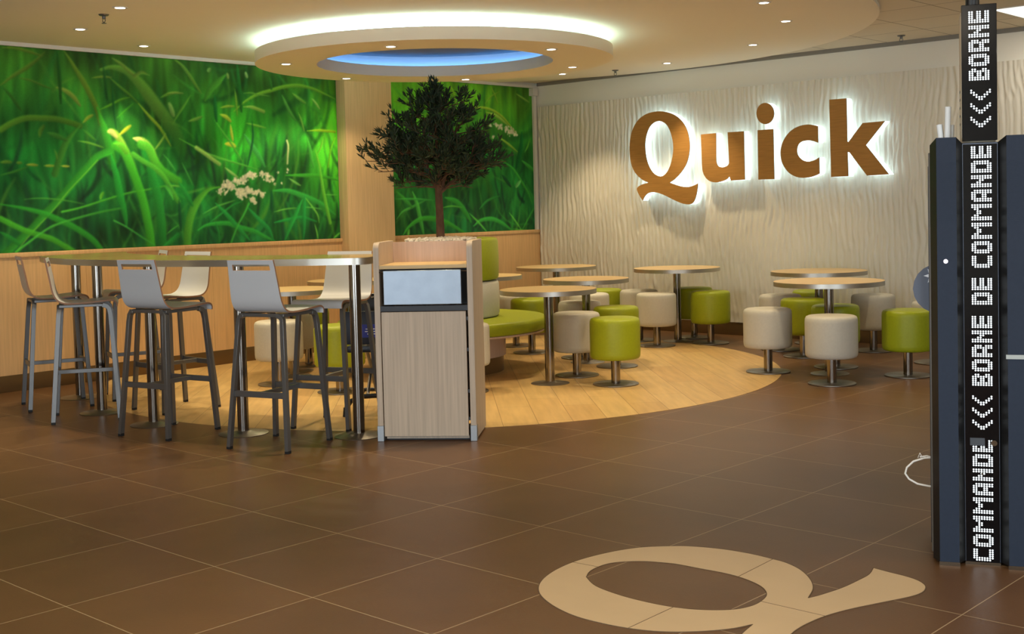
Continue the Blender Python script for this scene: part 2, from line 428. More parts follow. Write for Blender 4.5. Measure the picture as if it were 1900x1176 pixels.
# ---------------------------------------------------------------- grass murals (painted cell by cell into a printed panel)
BLADES = [[[4.388,2.673,4.492,2.677,4.613,2.655,4.712,2.631],0.0239,[95,125,35],"b"],[[4.359,2.38,4.458,2.456,4.567,2.525,4.669,2.604,4.73,2.664],0.0334,[85,120,35],"b"],[[4.876,2.707,4.933,2.63,4.998,2.529,5.071,2.411,5.153,2.243,5.192,2.112],0.0478,[95,130,35],"t"],[[4.819,2.389,4.887,2.369,4.954,2.324,5.012,2.253],0.0398,[125,150,55],"b"],[[4.344,2.037,4.442,2.095,4.558,2.135,4.69,2.139,4.808,2.136,4.927,2.111,5.005,2.089],0.0478,[80,130,35],"l"],[[5.005,2.089,4.923,2.006,4.868,1.931,4.82,1.825,4.772,1.696],0.0557,[60,125,40],"t"],[[5.211,2.555,5.303,2.582,5.44,2.558,5.558,2.463,5.667,2.333,5.777,2.2,5.889,2.048,5.943,1.918,5.98,1.822],0.1194,[85,135,45],"f"],[[5.315,2.658,5.396,2.613,5.477,2.551,5.532,2.513],0.0318,[105,140,50],"b"],[[5.656,2.537,5.581,2.558,5.513,2.52],0.0318,[100,140,50],"t"],[[5.281,2.498,5.37,2.428,5.478,2.349,5.55,2.285],0.0239,[80,130,35],"b"],[[5.541,2.293,5.641,2.187,5.743,2.087,5.835,1.942],0.0287,[130,165,40],"b"],[[5.188,2.228,5.29,2.274,5.383,2.32,5.459,2.34],0.0207,[90,160,35],"b"],[[5.34,2.167,5.436,2.246,5.494,2.291],0.0159,[70,165,40],"b"],[[5.343,2.016,5.41,2.069,5.458,2.104],0.0318,[190,200,50],"b"],[[5.032,2.115,5.078,2.157,5.119,2.18],0.0287,[140,165,50],"b"],[[4.982,1.966,5.078,1.952,5.202,1.917],0.0175,[95,160,50],"b"],[[5.03,2.058,5.081,2.018,5.133,1.978],0.0239,[60,130,40],"b"],[[4.659,1.991,4.669,2.039,4.696,2.08],0.0366,[75,120,35],"b"],[[4.727,2.025,4.802,2.003,4.878,1.972],0.0398,[60,120,40],"b"],[[5.128,2.484,5.209,2.497,5.299,2.499],0.0191,[110,140,45],"b"],[[4.506,2.447,4.604,2.433,4.702,2.399,4.768,2.379],0.0191,[75,115,35],"b"],[[5.677,1.905,5.739,1.975,5.79,2.045],0.0207,[120,165,60],"b"],[[5.841,2.315,5.858,2.255,5.876,2.204],0.0398,[110,150,70],"b"],[[5.162,2.243,5.194,2.145,5.226,2.047,5.257,1.931,5.278,1.798],0.0716,[50,150,40],"t"],[[5.755,2.354,5.844,2.393,5.928,2.406],0.0271,[90,140,40],"b"],[[4.833,2.695,4.841,2.584,4.846,2.423,4.848,2.262],0.0318,[25,80,25],"b"],[[5.231,2.586,5.243,2.446,5.255,2.313],0.0271,[25,80,30],"b"],[[5.306,2.449,5.308,2.283,5.327,2.066],0.0223,[20,85,35],"b"],[[4.382,2.366,4.451,2.291,4.512,2.2],0.0318,[45,100,30],"b"],[[5.251,2.047,5.29,2.058,5.334,2.016,5.385,1.917,5.445,1.799,5.478,1.707],0.0756,[140,190,62],"f"],[[5.481,1.999,5.557,1.992,5.621,1.93,5.673,1.81,5.698,1.707],0.0756,[150,192,75],"f"],[[5.253,2.049,5.28,2.048,5.324,2.008],0.0478,[205,215,120],"b"],[[5.486,1.999,5.542,1.983,5.583,1.946],0.0478,[215,215,125],"b"],[[4.333,1.786,4.379,1.79,4.417,1.787],0.0274,[95,140,40],"b"],[[4.463,1.784,4.498,1.784],0.0228,[100,140,40],"b"],[[4.54,1.769,4.587,1.77,4.63,1.766],0.0228,[150,165,50],"b"],[[4.686,1.763,4.762,1.762],0.0213,[150,170,50],"b"],[[4.827,1.762,4.893,1.759],0.0182,[170,180,55],"b"],[[4.328,1.686,4.444,1.716,4.555,1.754],0.0182,[60,130,40],"b"],[[5.254,1.887,5.14,1.838,5.051,1.75,4.929,1.632,4.808,1.501,4.69,1.395,4.565,1.269,4.451,1.174,4.347,1.08],0.0608,[45,140,40],"l"],[[5.147,1.814,5.023,1.695,4.876,1.555,4.739,1.402,4.564,1.238,4.424,1.085],0.0106,[95,170,50],"l"],[[4.318,1.462,4.432,1.442,4.548,1.417,4.665,1.384,4.784,1.332,4.889,1.283,5.011,1.209,5.093,1.143,5.149,1.069],0.0502,[40,140,40],"t"],[[4.314,1.351,4.403,1.303,4.502,1.255,4.618,1.214,4.713,1.184,4.808,1.13,4.904,1.071],0.0456,[60,150,35],"l"],[[4.424,1.085,4.529,1.156,4.618,1.214,4.717,1.272,4.824,1.308,4.992,1.35,5.163,1.386,5.365,1.415],0.0182,[60,155,50],"l"],[[4.512,1.497,4.615,1.505,4.719,1.5,4.873,1.481,5.021,1.452],0.0122,[70,150,50],"b"],[[4.819,1.393,4.953,1.418,5.08,1.451,5.254,1.5,5.433,1.543,5.615,1.57,5.754,1.594,5.894,1.597],0.0167,[70,165,45],"l"],[[5.317,1.936,5.385,1.889,5.443,1.777,5.499,1.632,5.547,1.485,5.577,1.337,5.599,1.206,5.612,1.074],0.0798,[60,165,40],"l"],[[5.3,1.951,5.37,1.937,5.412,1.889],0.0532,[100,190,50],"t"],[[5.549,1.949,5.62,1.917,5.671,1.82,5.741,1.73,5.833,1.672,5.896,1.639],0.076,[70,170,45],"l"],[[5.631,1.738,5.671,1.598,5.702,1.45,5.713,1.285,5.723,1.078],0.0836,[30,125,45],"l"],[[5.27,1.855,5.307,1.696,5.335,1.536,5.372,1.374,5.385,1.269],0.0684,[35,145,50],"b"],[[5.473,1.866,5.561,1.811,5.668,1.754,5.758,1.672,5.846,1.531,5.888,1.464],0.0456,[75,165,50],"l"],[[5.273,1.312,5.376,1.261,5.498,1.184,5.64,1.089],0.0137,[60,155,60],"l"],[[5.757,1.87,5.82,1.805,5.873,1.731],0.0106,[80,170,70],"b"],[[5.765,1.184,5.823,1.224,5.88,1.255],0.0122,[70,165,60],"b"],[[5.723,1.078,5.81,1.124,5.876,1.172],0.0456,[30,130,50],"t"],[[5.159,1.489,5.169,1.521,5.187,1.545],0.0304,[90,170,45],"b"],[[4.776,1.894,4.791,1.856,4.797,1.818],0.0152,[90,140,45],"b"],[[4.309,1.246,4.383,1.199,4.458,1.143],0.038,[30,120,40],"b"],[[5.891,2.695,5.974,2.643,6.038,2.572,6.103,2.483,6.158,2.411],0.0334,[100,150,50],"b"],[[6.415,2.587,6.331,2.513,6.258,2.45,6.195,2.353],0.0608,[70,145,45],"b"],[[6.05,2.388,5.979,2.293,5.918,2.216,5.858,2.131],0.0228,[90,155,50],"b"],[[5.805,1.988,5.754,2.103,5.787,2.235],0.0076,[60,130,40],"b"],[[6.493,2.264,6.611,2.355,6.761,2.432,6.913,2.476,7.046,2.514,7.214,2.537,7.383,2.519,7.544,2.472,7.661,2.431],0.035,[110,170,45],"b"],[[6.512,2.463,6.519,2.394,6.526,2.3,6.528,2.23],0.0198,[120,170,50],"b"],[[6.352,2.292,6.424,2.308,6.495,2.311],0.0228,[150,185,55],"b"],[[6.599,2.311,6.693,2.311,6.819,2.277],0.0334,[145,185,75],"t"],[[6.349,2.232,6.409,2.213,6.454,2.176],0.038,[185,205,60],"b"],[[6.452,2.146,6.46,2.073,6.472,2.004],0.0274,[215,220,70],"b"],[[6.389,1.972,6.45,1.969,6.491,1.952],0.0456,[215,220,60],"b"],[[6.287,2.179,6.354,2.095,6.431,2.003,6.509,1.901,6.568,1.814],0.0198,[90,180,60],"b"],[[6.599,2.059,6.668,1.973,6.749,1.869,6.809,1.773],0.0532,[60,160,70],"b"],[[6.624,2.164,6.739,2.146,6.834,2.127],0.0198,[120,185,60],"b"],[[5.919,2.008,6.041,1.952,6.185,1.887,6.383,1.83,6.546,1.788,6.66,1.763],0.0198,[95,180,60],"b"],[[6.089,1.932,6.166,1.887,6.243,1.837,6.321,1.79],0.038,[150,195,90],"l"],[[6.021,2.161,6.09,2.18,6.154,2.204],0.0304,[110,160,60],"b"],[[7.38,2.422,7.424,2.383,7.468,2.33],0.0228,[150,190,95],"b"],[[7.215,2.283,7.246,2.212,7.276,2.113],0.0198,[120,180,70],"b"],[[7.31,2.114,7.46,2.123,7.648,2.115],0.0258,[170,215,40],"t"],[[7.07,2.017,7.084,1.964,7.075,1.874,7.067,1.802],0.0198,[190,205,140],"l"],[[7.504,2.064,7.477,1.972,7.428,1.897],0.0152,[120,195,60],"b"],[[7.406,1.943,7.426,1.86,7.457,1.768],0.0304,[90,175,45],"t"],[[7.646,2.059,7.594,1.955,7.566,1.843,7.551,1.773],0.0198,[110,195,40],"l"],[[7.307,2.05,7.338,1.951,7.356,1.841,7.376,1.772],0.038,[70,165,60],"b"],[[6.604,2.433,6.677,2.441,6.751,2.432,6.889,2.421],0.0152,[100,160,55],"b"],[[5.822,2.394,5.898,2.402,5.974,2.401],0.0198,[120,155,65],"b"],[[5.828,2.311,5.854,2.255,5.87,2.206],0.0426,[110,155,75],"b"],[[6.235,2.609,6.256,2.628],0.0334,[110,160,80],"b"],[[6.632,2.626,6.646,2.583],0.0304,[140,180,100],"b"],[[6.436,2.605,6.444,2.563],0.0274,[130,165,80],"b"],[[6.688,2.184,6.686,2.009,6.618,1.771],0.0228,[15,85,45],"b"],[[6.296,2.401,6.3,2.256,6.307,2.171],0.038,[20,105,45],"b"],[[6.542,2.698,6.556,2.526,6.576,2.267],0.0456,[30,105,35],"b"],[[6.897,2.599,6.914,2.493],0.0334,[45,110,35],"b"],[[7.032,2.437,7.114,2.288,7.178,2.21],0.0334,[80,150,60],"b"],[[7.155,2.461,7.22,2.419,7.298,2.378],0.0304,[110,165,60],"b"],[[6.313,1.587,6.212,1.571,6.13,1.512,6.058,1.428,6.006,1.328,5.976,1.211,5.962,1.085],0.076,[75,155,45],"t"],[[6.38,1.759,6.44,1.716,6.51,1.673],0.0274,[140,190,95],"b"],[[6.283,1.844,6.424,1.82,6.566,1.787,6.743,1.74],0.0167,[80,180,60],"b"],[[6.078,1.208,6.159,1.248,6.279,1.262,6.4,1.258,6.512,1.221,6.667,1.181,6.772,1.133,6.91,1.075],0.0456,[45,155,55],"b"],[[6.133,1.35,6.265,1.408,6.408,1.449,6.47,1.465],0.0167,[90,175,70],"b"],[[6.199,1.272,6.323,1.347,6.448,1.422,6.553,1.455],0.0182,[40,150,60],"b"],[[6.266,1.442,6.364,1.354,6.442,1.275,6.521,1.194,6.612,1.104],0.0456,[35,145,60],"b"],[[6.62,1.437,6.569,1.35,6.503,1.256,6.459,1.179,6.414,1.085],0.0198,[60,165,60],"l"],[[6.897,1.549,7.062,1.548,7.228,1.501,7.341,1.463,7.455,1.416,7.616,1.311],0.0532,[50,155,60],"b"],[[7.045,1.692,7.236,1.692,7.419,1.688,7.583,1.665,7.665,1.647],0.038,[60,160,45],"b"],[[7.406,1.922,7.446,1.776,7.474,1.591,7.513,1.406,7.554,1.237],0.038,[100,185,55],"t"],[[7.262,1.482,7.338,1.399,7.404,1.315,7.419,1.241],0.0182,[110,190,70],"b"],[[6.9,1.353,7.033,1.377,7.156,1.384],0.0137,[100,180,70],"b"],[[7.247,1.391,7.338,1.385,7.453,1.369],0.0122,[90,175,70],"b"],[[7.366,1.228,7.386,1.159,7.401,1.08],0.0152,[110,190,70],"b"],[[6.896,1.254,7.051,1.277,7.22,1.292,7.39,1.251],0.0334,[30,140,60],"b"],[[7.227,1.465,7.142,1.321,7.07,1.205,7.01,1.089],0.0456,[35,145,60],"b"],[[7.262,1.501,7.244,1.337,7.239,1.2,7.223,1.082],0.038,[30,135,60],"b"],[[6.613,1.393,6.725,1.285,6.828,1.194,6.878,1.094],0.0456,[30,135,60],"b"],[[5.788,1.598,5.864,1.598,5.958,1.58],0.0152,[90,165,60],"b"],[[5.939,1.798,5.983,1.715,6.037,1.605],0.0152,[60,150,60],"b"],[[5.798,1.821,5.833,1.772,5.878,1.722],0.0122,[60,155,60],"b"],[[5.84,1.481,5.815,1.556,5.788,1.59],0.0456,[70,165,60],"t"],[[7.078,1.665,7.143,1.629,7.209,1.597],0.0228,[110,180,80],"b"],[[7.505,1.508,7.647,1.502],0.0091,[110,190,80],"b"],[[5.903,1.631,5.966,1.53,6.029,1.428],0.0456,[30,130,50],"b"],[[6.876,1.558,6.877,1.469,6.868,1.38],0.038,[15,80,45],"b"],[[5.897,1.481,5.901,1.347,5.905,1.213],0.0304,[15,70,40],"b"],[[6.259,1.271,6.286,1.184,6.292,1.081],0.0228,[30,120,50],"b"],[[7.583,1.078,7.669,1.131],0.0198,[90,180,60],"t"],[[8.427,2.448,8.642,2.444,8.839,2.379],0.0449,[95,150,30],"b"],[[9.387,2.553,9.492,2.467],0.0202,[120,170,40],"b"],[[9.49,2.414,9.666,2.436,9.844,2.421,10.024,2.349,10.16,2.244,10.274,2.151],0.0292,[150,180,50],"b"],[[9.776,2.387,9.933,2.354,10.113,2.258],0.0337,[150,185,70],"b"],[[9.947,2.127,10.106,2.052,10.267,1.96],0.0292,[140,180,60],"b"],[[9.757,2.479,9.85,2.561,9.988,2.622],0.0157,[120,165,45],"b"],[[9.854,2.67,9.918,2.58,9.96,2.488],0.018,[120,160,40],"b"],[[9.22,2.65,9.281,2.563,9.298,2.458],0.0449,[110,165,35],"b"],[[10.267,2.613,10.479,2.527],0.0247,[120,160,60],"b"],[[10.006,1.861,10.166,1.783,10.28,1.672,10.418,1.511,10.486,1.381],0.0337,[60,155,50],"b"],[[10.335,1.865,10.476,1.785,10.572,1.737],0.0449,[60,150,50],"b"],[[10.303,1.64,10.229,1.576],0.0449,[110,185,100],"b"],[[10.101,1.283,10.192,1.193,10.294,1.086],0.0224,[90,175,60],"b"],[[9.53,1.148,9.642,1.207,9.822,1.218,9.981,1.167,10.14,1.083],0.0494,[50,155,55],"b"],[[9.112,1.461,9.28,1.413,9.405,1.305,9.488,1.195],0.0673,[50,150,50],"b"],[[9.067,1.356,9.214,1.369,9.363,1.351],0.018,[90,180,60],"b"],[[9.469,1.288,9.619,1.176,9.749,1.064],0.0247,[80,175,60],"b"],[[8.419,1.251,8.5,1.322,8.62,1.364,8.823,1.434],0.0292,[70,160,60],"b"],[[8.646,1.524,8.701,1.406,8.736,1.273,8.788,1.065],0.0561,[70,165,60],"b"],[[8.49,1.075,8.593,1.174,8.755,1.243,8.958,1.238,9.144,1.189,9.396,1.075],0.0561,[55,155,45],"b"],[[8.43,1.526,8.525,1.453,8.64,1.363],0.0449,[60,150,50],"b"],[[8.408,1.454,8.663,1.451,8.945,1.433],0.0224,[60,160,60],"b"],[[10.306,1.078,10.457,1.252,10.584,1.396],0.0224,[50,140,50],"b"],[[10.165,1.098,10.354,1.077,10.572,1.07],0.018,[80,170,50],"b"],[[10.386,1.962,10.437,2.027,10.476,2.108],0.0224,[90,165,50],"b"],[[9.625,1.331,9.762,1.422,9.946,1.467],0.0292,[40,130,50],"b"],[[10.346,2.185,10.316,1.993,10.237,1.784],0.0673,[15,95,40],"b"],[[10.0,1.703,10.068,1.64,10.135,1.577],0.0449,[15,70,40],"b"],[[8.569,1.072,8.581,1.13],0.0292,[110,190,70],"b"],[[8.592,1.933,8.676,1.788],0.0561,[60,190,80],"b"]]
FLOWERS = [[6.374,1.604,0.0332],[6.415,1.613,0.0374],[6.455,1.595,0.0332],[6.332,1.561,0.0249],[6.31,1.536,0.0208],[6.478,1.639,0.0332],[6.529,1.634,0.0332],[6.57,1.621,0.0233],[6.636,1.691,0.0374],[6.582,1.665,0.0332],[6.677,1.682,0.0299],[6.699,1.7,0.0208],[6.785,1.709,0.0249],[6.838,1.691,0.0249],[6.891,1.656,0.0208],[6.826,1.656,0.0233],[6.376,1.535,0.0183],[6.434,1.578,0.0249],[6.536,1.551,0.0374],[6.599,1.56,0.0374],[6.651,1.551,0.0374],[6.714,1.541,0.0349],[6.766,1.514,0.0291],[6.504,1.526,0.0249],[6.534,1.499,0.0291],[6.576,1.512,0.0249],[6.669,1.471,0.0291],[6.689,1.445,0.0208],[6.648,1.48,0.0208],[6.515,1.543,0.0291],[6.857,1.638,0.015],[6.911,1.616,0.0116],[6.993,1.62,0.0116],[6.958,1.718,0.01],[7.07,1.746,0.0116],[7.063,1.719,0.0083],[9.929,2.252,0.027],[9.997,2.231,0.0343],[10.089,2.218,0.0368],[10.181,2.197,0.0368],[10.239,2.166,0.0294],[10.134,2.179,0.0319],[9.879,2.125,0.0196],[9.838,2.249,0.0221]]
def paint_mural():
    y0, y1, z0, z1 = 2.2, WY-.06, 1.082, 2.69
    du, dv = .0062, .0052
    nu, nv = int((y1-y0)/du)+1, int((z1-z0)/dv)+1
    U, V = np.meshgrid(np.linspace(y0, y1, nu), np.linspace(z0, z1, nv))
    rs = np.random.RandomState(11)
    def sn(su, sv, seed, n=16):
        r = np.random.RandomState(seed); v = np.zeros_like(U)
        for k in range(n): v += np.cos(2*PI*(r.normal(0, 1/su)*U + r.normal(0, 1/sv)*V) + r.uniform(0, 2*PI))
        return v/math.sqrt(n/2)
    def C3(r, g, b): return np.array([r, g, b], float)
    t = np.clip((V-z0)/(z1-z0), 0, 1)[..., None]
    top, mid, low = C3(58, 112, 28), C3(26, 108, 38), C3(20, 84, 42)
    img = np.where(t > .5, mid+(top-mid)*(t-.5)*2, low+(mid-low)*t*2)
    img = img*(1+.16*sn(.9, .7, 1)[..., None]+.10*sn(.12, .9, 2)[..., None])
    def glow(u, v, su, sv, col, a):
        g = (a*np.exp(-((U-u)/su)**2-((V-v)/sv)**2))[..., None]
        return g*np.array(col, float)
    add = glow(6.55, 1.97, .36, .34, (30, 90, 8), 1)+glow(7.62, 1.9, .3, .55, (60, 95, 0), 1)
    add += glow(8.5, 2.2, .6, .5, (38, 55, 0), 1)+glow(9.6, 2.45, .9, .35, (42, 50, 0), 1)
    add += glow(3.6, 1.9, .8, .8, (-12, -16, -4), 1)+glow(6.0, 1.55, .3, .2, (0, 20, 4), 1)
    img = img+add
    def blade(pts, w, col, kind='b', a=1., soft=.35, grad=.25, n=None):
        P = np.array(pts, float)
        # resample with Catmull-Rom
        Q = np.vstack([2*P[0]-P[1], P, 2*P[-1]-P[-2]]); S = []
        for i in range(len(P)-1):
            p0, p1, p2, p3 = Q[i:i+4]
            m = n or max(4, int(np.hypot(*(p2-p1))/.018))
            for j in range(m):
                s = j/m; S.append(.5*(2*p1+(-p0+p2)*s+(2*p0-5*p1+4*p2-p3)*s*s+(-p0+3*p1-3*p2+p3)*s**3))
        S.append(P[-1]); S = np.array(S); N = len(S)
        tt = np.linspace(0, 1, N)
        if kind == 'b': W = w*np.clip(np.sin(PI*np.clip(tt*.96+.02, 0, 1)), .12, 1)**.6
        elif kind in 'tf': W = w*np.clip(tt*2.2, .12, 1)**.7
        else: W = w*np.ones(N)
        W = W/2
        m = W.max()+.02
        i0, i1 = max(0, int((S[:,0].min()-m-y0)/du)), min(nu, int((S[:,0].max()+m-y0)/du)+2)
        j0, j1 = max(0, int((S[:,1].min()-m-z0)/dv)), min(nv, int((S[:,1].max()+m-z0)/dv)+2)
        if i1 <= i0 or j1 <= j0: return
        A = np.zeros((j1-j0, i1-i0)); SH = np.zeros_like(A); TT = np.zeros_like(A)
        for k in range(N-1):
            p, d = S[k], S[k+1]-S[k]; L = np.hypot(*d)+1e-9; ww = W[k]; mm = ww+.012
            a0, a1 = max(i0, int((min(p[0], p[0]+d[0])-mm-y0)/du)), min(i1, int((max(p[0], p[0]+d[0])+mm-y0)/du)+2)
            b0, b1 = max(j0, int((min(p[1], p[1]+d[1])-mm-z0)/dv)), min(j1, int((max(p[1], p[1]+d[1])+mm-z0)/dv)+2)
            if a1 <= a0 or b1 <= b0: continue
            uu, vv = U[b0:b1, a0:a1]-p[0], V[b0:b1, a0:a1]-p[1]
            s = np.clip((uu*d[0]+vv*d[1])/L**2, 0, 1)
            e = np.hypot(uu-s*d[0], vv-s*d[1])
            side = (d[0]*vv-d[1]*uu)/L/max(ww, 1e-3)
            al = np.clip((ww-e)/(.006+ww*soft)+.5, 0, 1)
            sub = (slice(b0-j0, b1-j0), slice(a0-i0, a1-i0))
            better = al > A[sub]
            A[sub] = np.where(better, al, A[sub]); SH[sub] = np.where(better, side, SH[sub]); TT[sub] = np.where(better, (k+s)/N, TT[sub])
        if kind == 'f': A = A*np.clip((1-TT)*2.2, 0, 1)
        A = (A*a)[..., None]
        c = np.array(col, float)*(1+.16*np.clip(SH, -1, 1)+grad*(.35-TT))[..., None]
        sub = (slice(j0, j1), slice(i0, i1))
        img[sub] = img[sub]*(1-A)+c*A
    def rnd(n, wmin, wmax, cols, lmin, lmax, a0, a1, lean=.35, zlo=-.2, zhi=1.3, soft=.9):
        for _ in range(n):
            u = rs.uniform(y0-.2, y1+.2); v = z0+(z1-z0)*rs.uniform(zlo, zhi)
            L = rs.uniform(lmin, lmax); th = rs.normal(0, lean); cv = rs.normal(0, .35)
            pts = []
            for k in range(4):
                s = k/3; pts.append((u+L*s*math.sin(th+cv*s), v-L*s*math.cos(th+cv*s)))
            c = np.array(cols[rs.randint(len(cols))], float)*rs.uniform(.85, 1.15)
            blade(pts, rs.uniform(wmin, wmax), c, 't' if rs.rand() < .6 else 'b', rs.uniform(a0, a1), soft, n=6)
    G0 = [(24, 92, 36), (34, 112, 40), (18, 74, 34), (52, 122, 36)]
    rnd(260, .03, .09, G0, .5, 1.3, .25, .6, .25)
    # dark gaps low down between the stems
    rnd(230, .012, .045, [(16, 48, 34), (22, 52, 40), (14, 60, 34)], .12, .5, .35, .8, .12, 0, .62, .6)
    rnd(60, .012, .04, [(20, 78, 30)], .3, .9, .3, .6, .15, .4, 1.1, .8)
    rnd(240, .010, .032, [(44, 136, 50), (60, 150, 48), (36, 124, 50), (84, 150, 46)], .25, .9, .25, .7, .5, -.1, 1.1, .6)
    rnd(90, .008, .02, [(96, 160, 52), (70, 165, 58)], .15, .5, .3, .7, 1.1, 0, 1, .5)
    # a soft lens blur of the back layers
    def blur(im, n):
        for _ in range(n):
            im = (np.roll(im, 1, 0)+im*2+np.roll(im, -1, 0))/4
            im = (np.roll(im, 1, 1)+im*2+np.roll(im, -1, 1))/4
        return im
    img[:] = blur(img, 3)
    for flat, wd, rgb, kd in BLADES:
        blade([(flat[i], flat[i+1]) for i in range(0, len(flat), 2)], wd, rgb, kd, .88, .3)
    for u, v, r in FLOWERS:
        for q in range(16):
            uu, vv = u+rs.normal(0, r*.55), v+rs.normal(0, r*.45)
            c = np.array((206, 206, 168))*rs.uniform(.82, 1.05)
            rr = r*rs.uniform(.22, .5)
            A = (np.clip((rr-np.hypot(U-uu, V-vv))/.006+.5, 0, 1)*.85)
            sl = A > 0
            img[sl] = img[sl]*(1-A[sl][:, None])+c*A[sl][:, None]
    img[:] = blur(img, 1)
    img[:] = np.clip(img*1.16*(1+rs.normal(0, .02, U.shape))[..., None], 3, 250)
    s = img/255
    lin_ = np.where(s <= .04045, s/12.92, ((s+.055)/1.055)**2.4)
    mm = mural_mat()
    for nm, ya, yb, lab in (('grass_mural', y0, PY0-.002, 'long printed mural of green grass blades and white flowers left of the oak pillar'),
                            ('grass_mural', PY1+.002, y1, 'shorter printed grass mural behind the tree, between pillar and carved white wall')):
        i0, i1 = int(round((ya-y0)/(y1-y0)*(nu-1))), int(round((yb-y0)/(y1-y0)*(nu-1)))
        uu, vv = U[:, i0:i1+1].copy(), V[:, i0:i1+1].copy()
        n1, n0 = uu.shape
        vs = np.stack([np.full_like(uu, WX+.006), uu, vv], -1).reshape(-1, 3)
        idx = np.arange(n0*n1).reshape(n1, n0)
        q = np.stack([idx[:-1,:-1], idx[:-1,1:], idx[1:,1:], idx[1:,:-1]], -1).reshape(-1, 4)
        me = bpy.data.meshes.new(nm)
        nf = len(q); nvv = len(vs)
        # a thin board: painted front plus a rim and a back
        rim = np.concatenate([idx[0,:], idx[1:,-1], idx[-1,-2::-1], idx[-2:0:-1,0]])
        back = vs[rim].copy(); back[:, 0] = WX+.0005
        allv = np.vstack([vs, back]); m_ = len(rim); bi = nvv+np.arange(m_)
        rq = np.stack([rim, bi, np.roll(bi, -1), np.roll(rim, -1)], -1)
        faces = np.vstack([q, rq])
        me.vertices.add(len(allv)); me.vertices.foreach_set('co', allv.astype(np.float32).ravel())
        me.loops.add(len(faces)*4); me.loops.foreach_set('vertex_index', faces.astype(np.int32).ravel())
        me.polygons.add(len(faces)); me.polygons.foreach_set('loop_start', np.arange(0, len(faces)*4, 4, dtype=np.int32))
        me.update(calc_edges=True)
        at = me.color_attributes.new('print', 'FLOAT_COLOR', 'POINT')
        cc = np.ones((len(allv), 4), np.float32)
        li = lin_[:, i0:i1+1].reshape(-1, 3)
        cc[:nvv, :3] = li; cc[nvv:, :3] = li[rim]
        at.data.foreach_set('color', cc.ravel())
        me.materials.append(mm)
        o = bpy.data.objects.new(nm, me); COL.objects.link(o)
        tag(o, lab, 'mural')
paint_mural()

# ---------------------------------------------------------------- ceiling ring with coves
def ring():
    t = empty('ceiling_ring', (C[0], C[1], 2.535), 0, 'round plaster ceiling ring with glowing white and blue coves above the tree', 'ceiling ring')
    z = 2.535
    def L(prof, n=128, closed=True): return MB().lathe([(r, zz-z) for r, zz in prof], n, closed=closed)
    L([(.965, 2.535), (1.455, 2.535), (1.455, 2.628), (.965, 2.628)]).build('ring_body', RINGP, t)
    L([(1.18, 2.628), (1.199, 2.628), (1.199, 2.735), (1.18, 2.735)]).build('neck', mat('cove_wall', (226, 228, 230), .8), t)
    L([(0, 2.735), (1.199, 2.735), (1.199, 2.75), (0, 2.75)], closed=False).build('recess_top', mat('recess_paint', (112, 118, 128), .9), t)
    L([(1.345, 2.629), (1.365, 2.629), (1.365, 2.644), (1.345, 2.644)]).build('white_light_strip', COVE, t)
    L([(1.125, 2.629), (1.145, 2.629), (1.145, 2.644), (1.125, 2.644)]).build('blue_light_strip', BLUELED, t)
    return t
ring()

def make_downlight():
    t = empty('downlight')
    MB().lathe([(.034, -.004), (.050, -.004), (.052, 0), (.034, 0)], 24, closed=True).build('trim_ring', WHITEP, t)
    MB().lathe([(0, -.002), (.034, -.002), (.034, .0), (0, .0)], 24, closed=False).build('lens', LAMP, t)
    return t
dl = make_downlight(); first = [True]
def downlight(x, y, z, label, group, W, col=WARM, blend=.6, size=math.radians(88)):
    o = dl if first[0] else copy_tree(dl); first[0] = False
    o.location = (x, y, z); tag(o, label, 'downlight', group)
    ld = bpy.data.lights.new('spot', 'SPOT'); ld.energy = W; ld.color = col; ld.spot_size = size; ld.spot_blend = blend; ld.shadow_soft_size = .035
    l = bpy.data.objects.new('spot_light', ld); COL.objects.link(l); l.parent = o; l.location = (0, 0, -.03)
ringlab = {4: 'recessed spotlight in the underside of the ceiling ring, at its right end', 66: 'recessed spotlight in the ring underside, far right towards the lettered wall',
           124: 'recessed spotlight in the ring underside, just right above the tree top', 175: 'recessed spotlight in the ring underside above the oak pillar',
           234: 'recessed spotlight in the ring underside, at its left end', 300: 'recessed spotlight on the near side of the ring underside, left of the blue opening'}
for a, lab in ringlab.items():
    r = {4: 1.19, 66: 1.25, 124: 1.30, 175: 1.28, 234: 1.21, 300: 1.16}[a]
    downlight(C[0]+r*math.cos(math.radians(a)), C[1]+r*math.sin(math.radians(a)), 2.535, lab, 'spotlights in the ceiling ring', RING_W*(.8 if a == 175 else 1), size=math.radians(140 if a == 175 else 88), blend=.35 if a == 175 else .6)
for x, y, lab in ((-7.44, 4.28, 'recessed ceiling spotlight beside the sprinkler, nearest above the bar table'), (-8.46, 4.54, 'leftmost recessed ceiling spotlight, above the left end of the bar table'),
                  (-8.99, 5.37, 'recessed ceiling spotlight close above the top edge of the long mural'), (-4.92, 8.47, 'rightmost recessed ceiling spotlight, near the curved ceiling edge'),
                  (-5.85, 9.50, 'recessed ceiling spotlight in front of the last letter of the sign'), (-7.14, 10.01, 'recessed ceiling spotlight just above the first letter of the sign'),
                  (-8.38, 9.88, 'recessed ceiling spotlight close to the wall corner, beyond the ring')):
    downlight(x, y, 2.72, lab, 'spotlights around the plaster ceiling', SPOT_W*(.5 if x < -8.9 else .5 if x > -6 else 1))
for k, a in enumerate((287, 308, 329, 350, 10)):
    downlight(C[0]+2.84*math.cos(math.radians(a)), C[1]+2.84*math.sin(math.radians(a)), 2.72,
              'recessed ceiling spotlight on the near rim of the round plaster ceiling', 'spotlights on the near ceiling rim', SPOT_W)

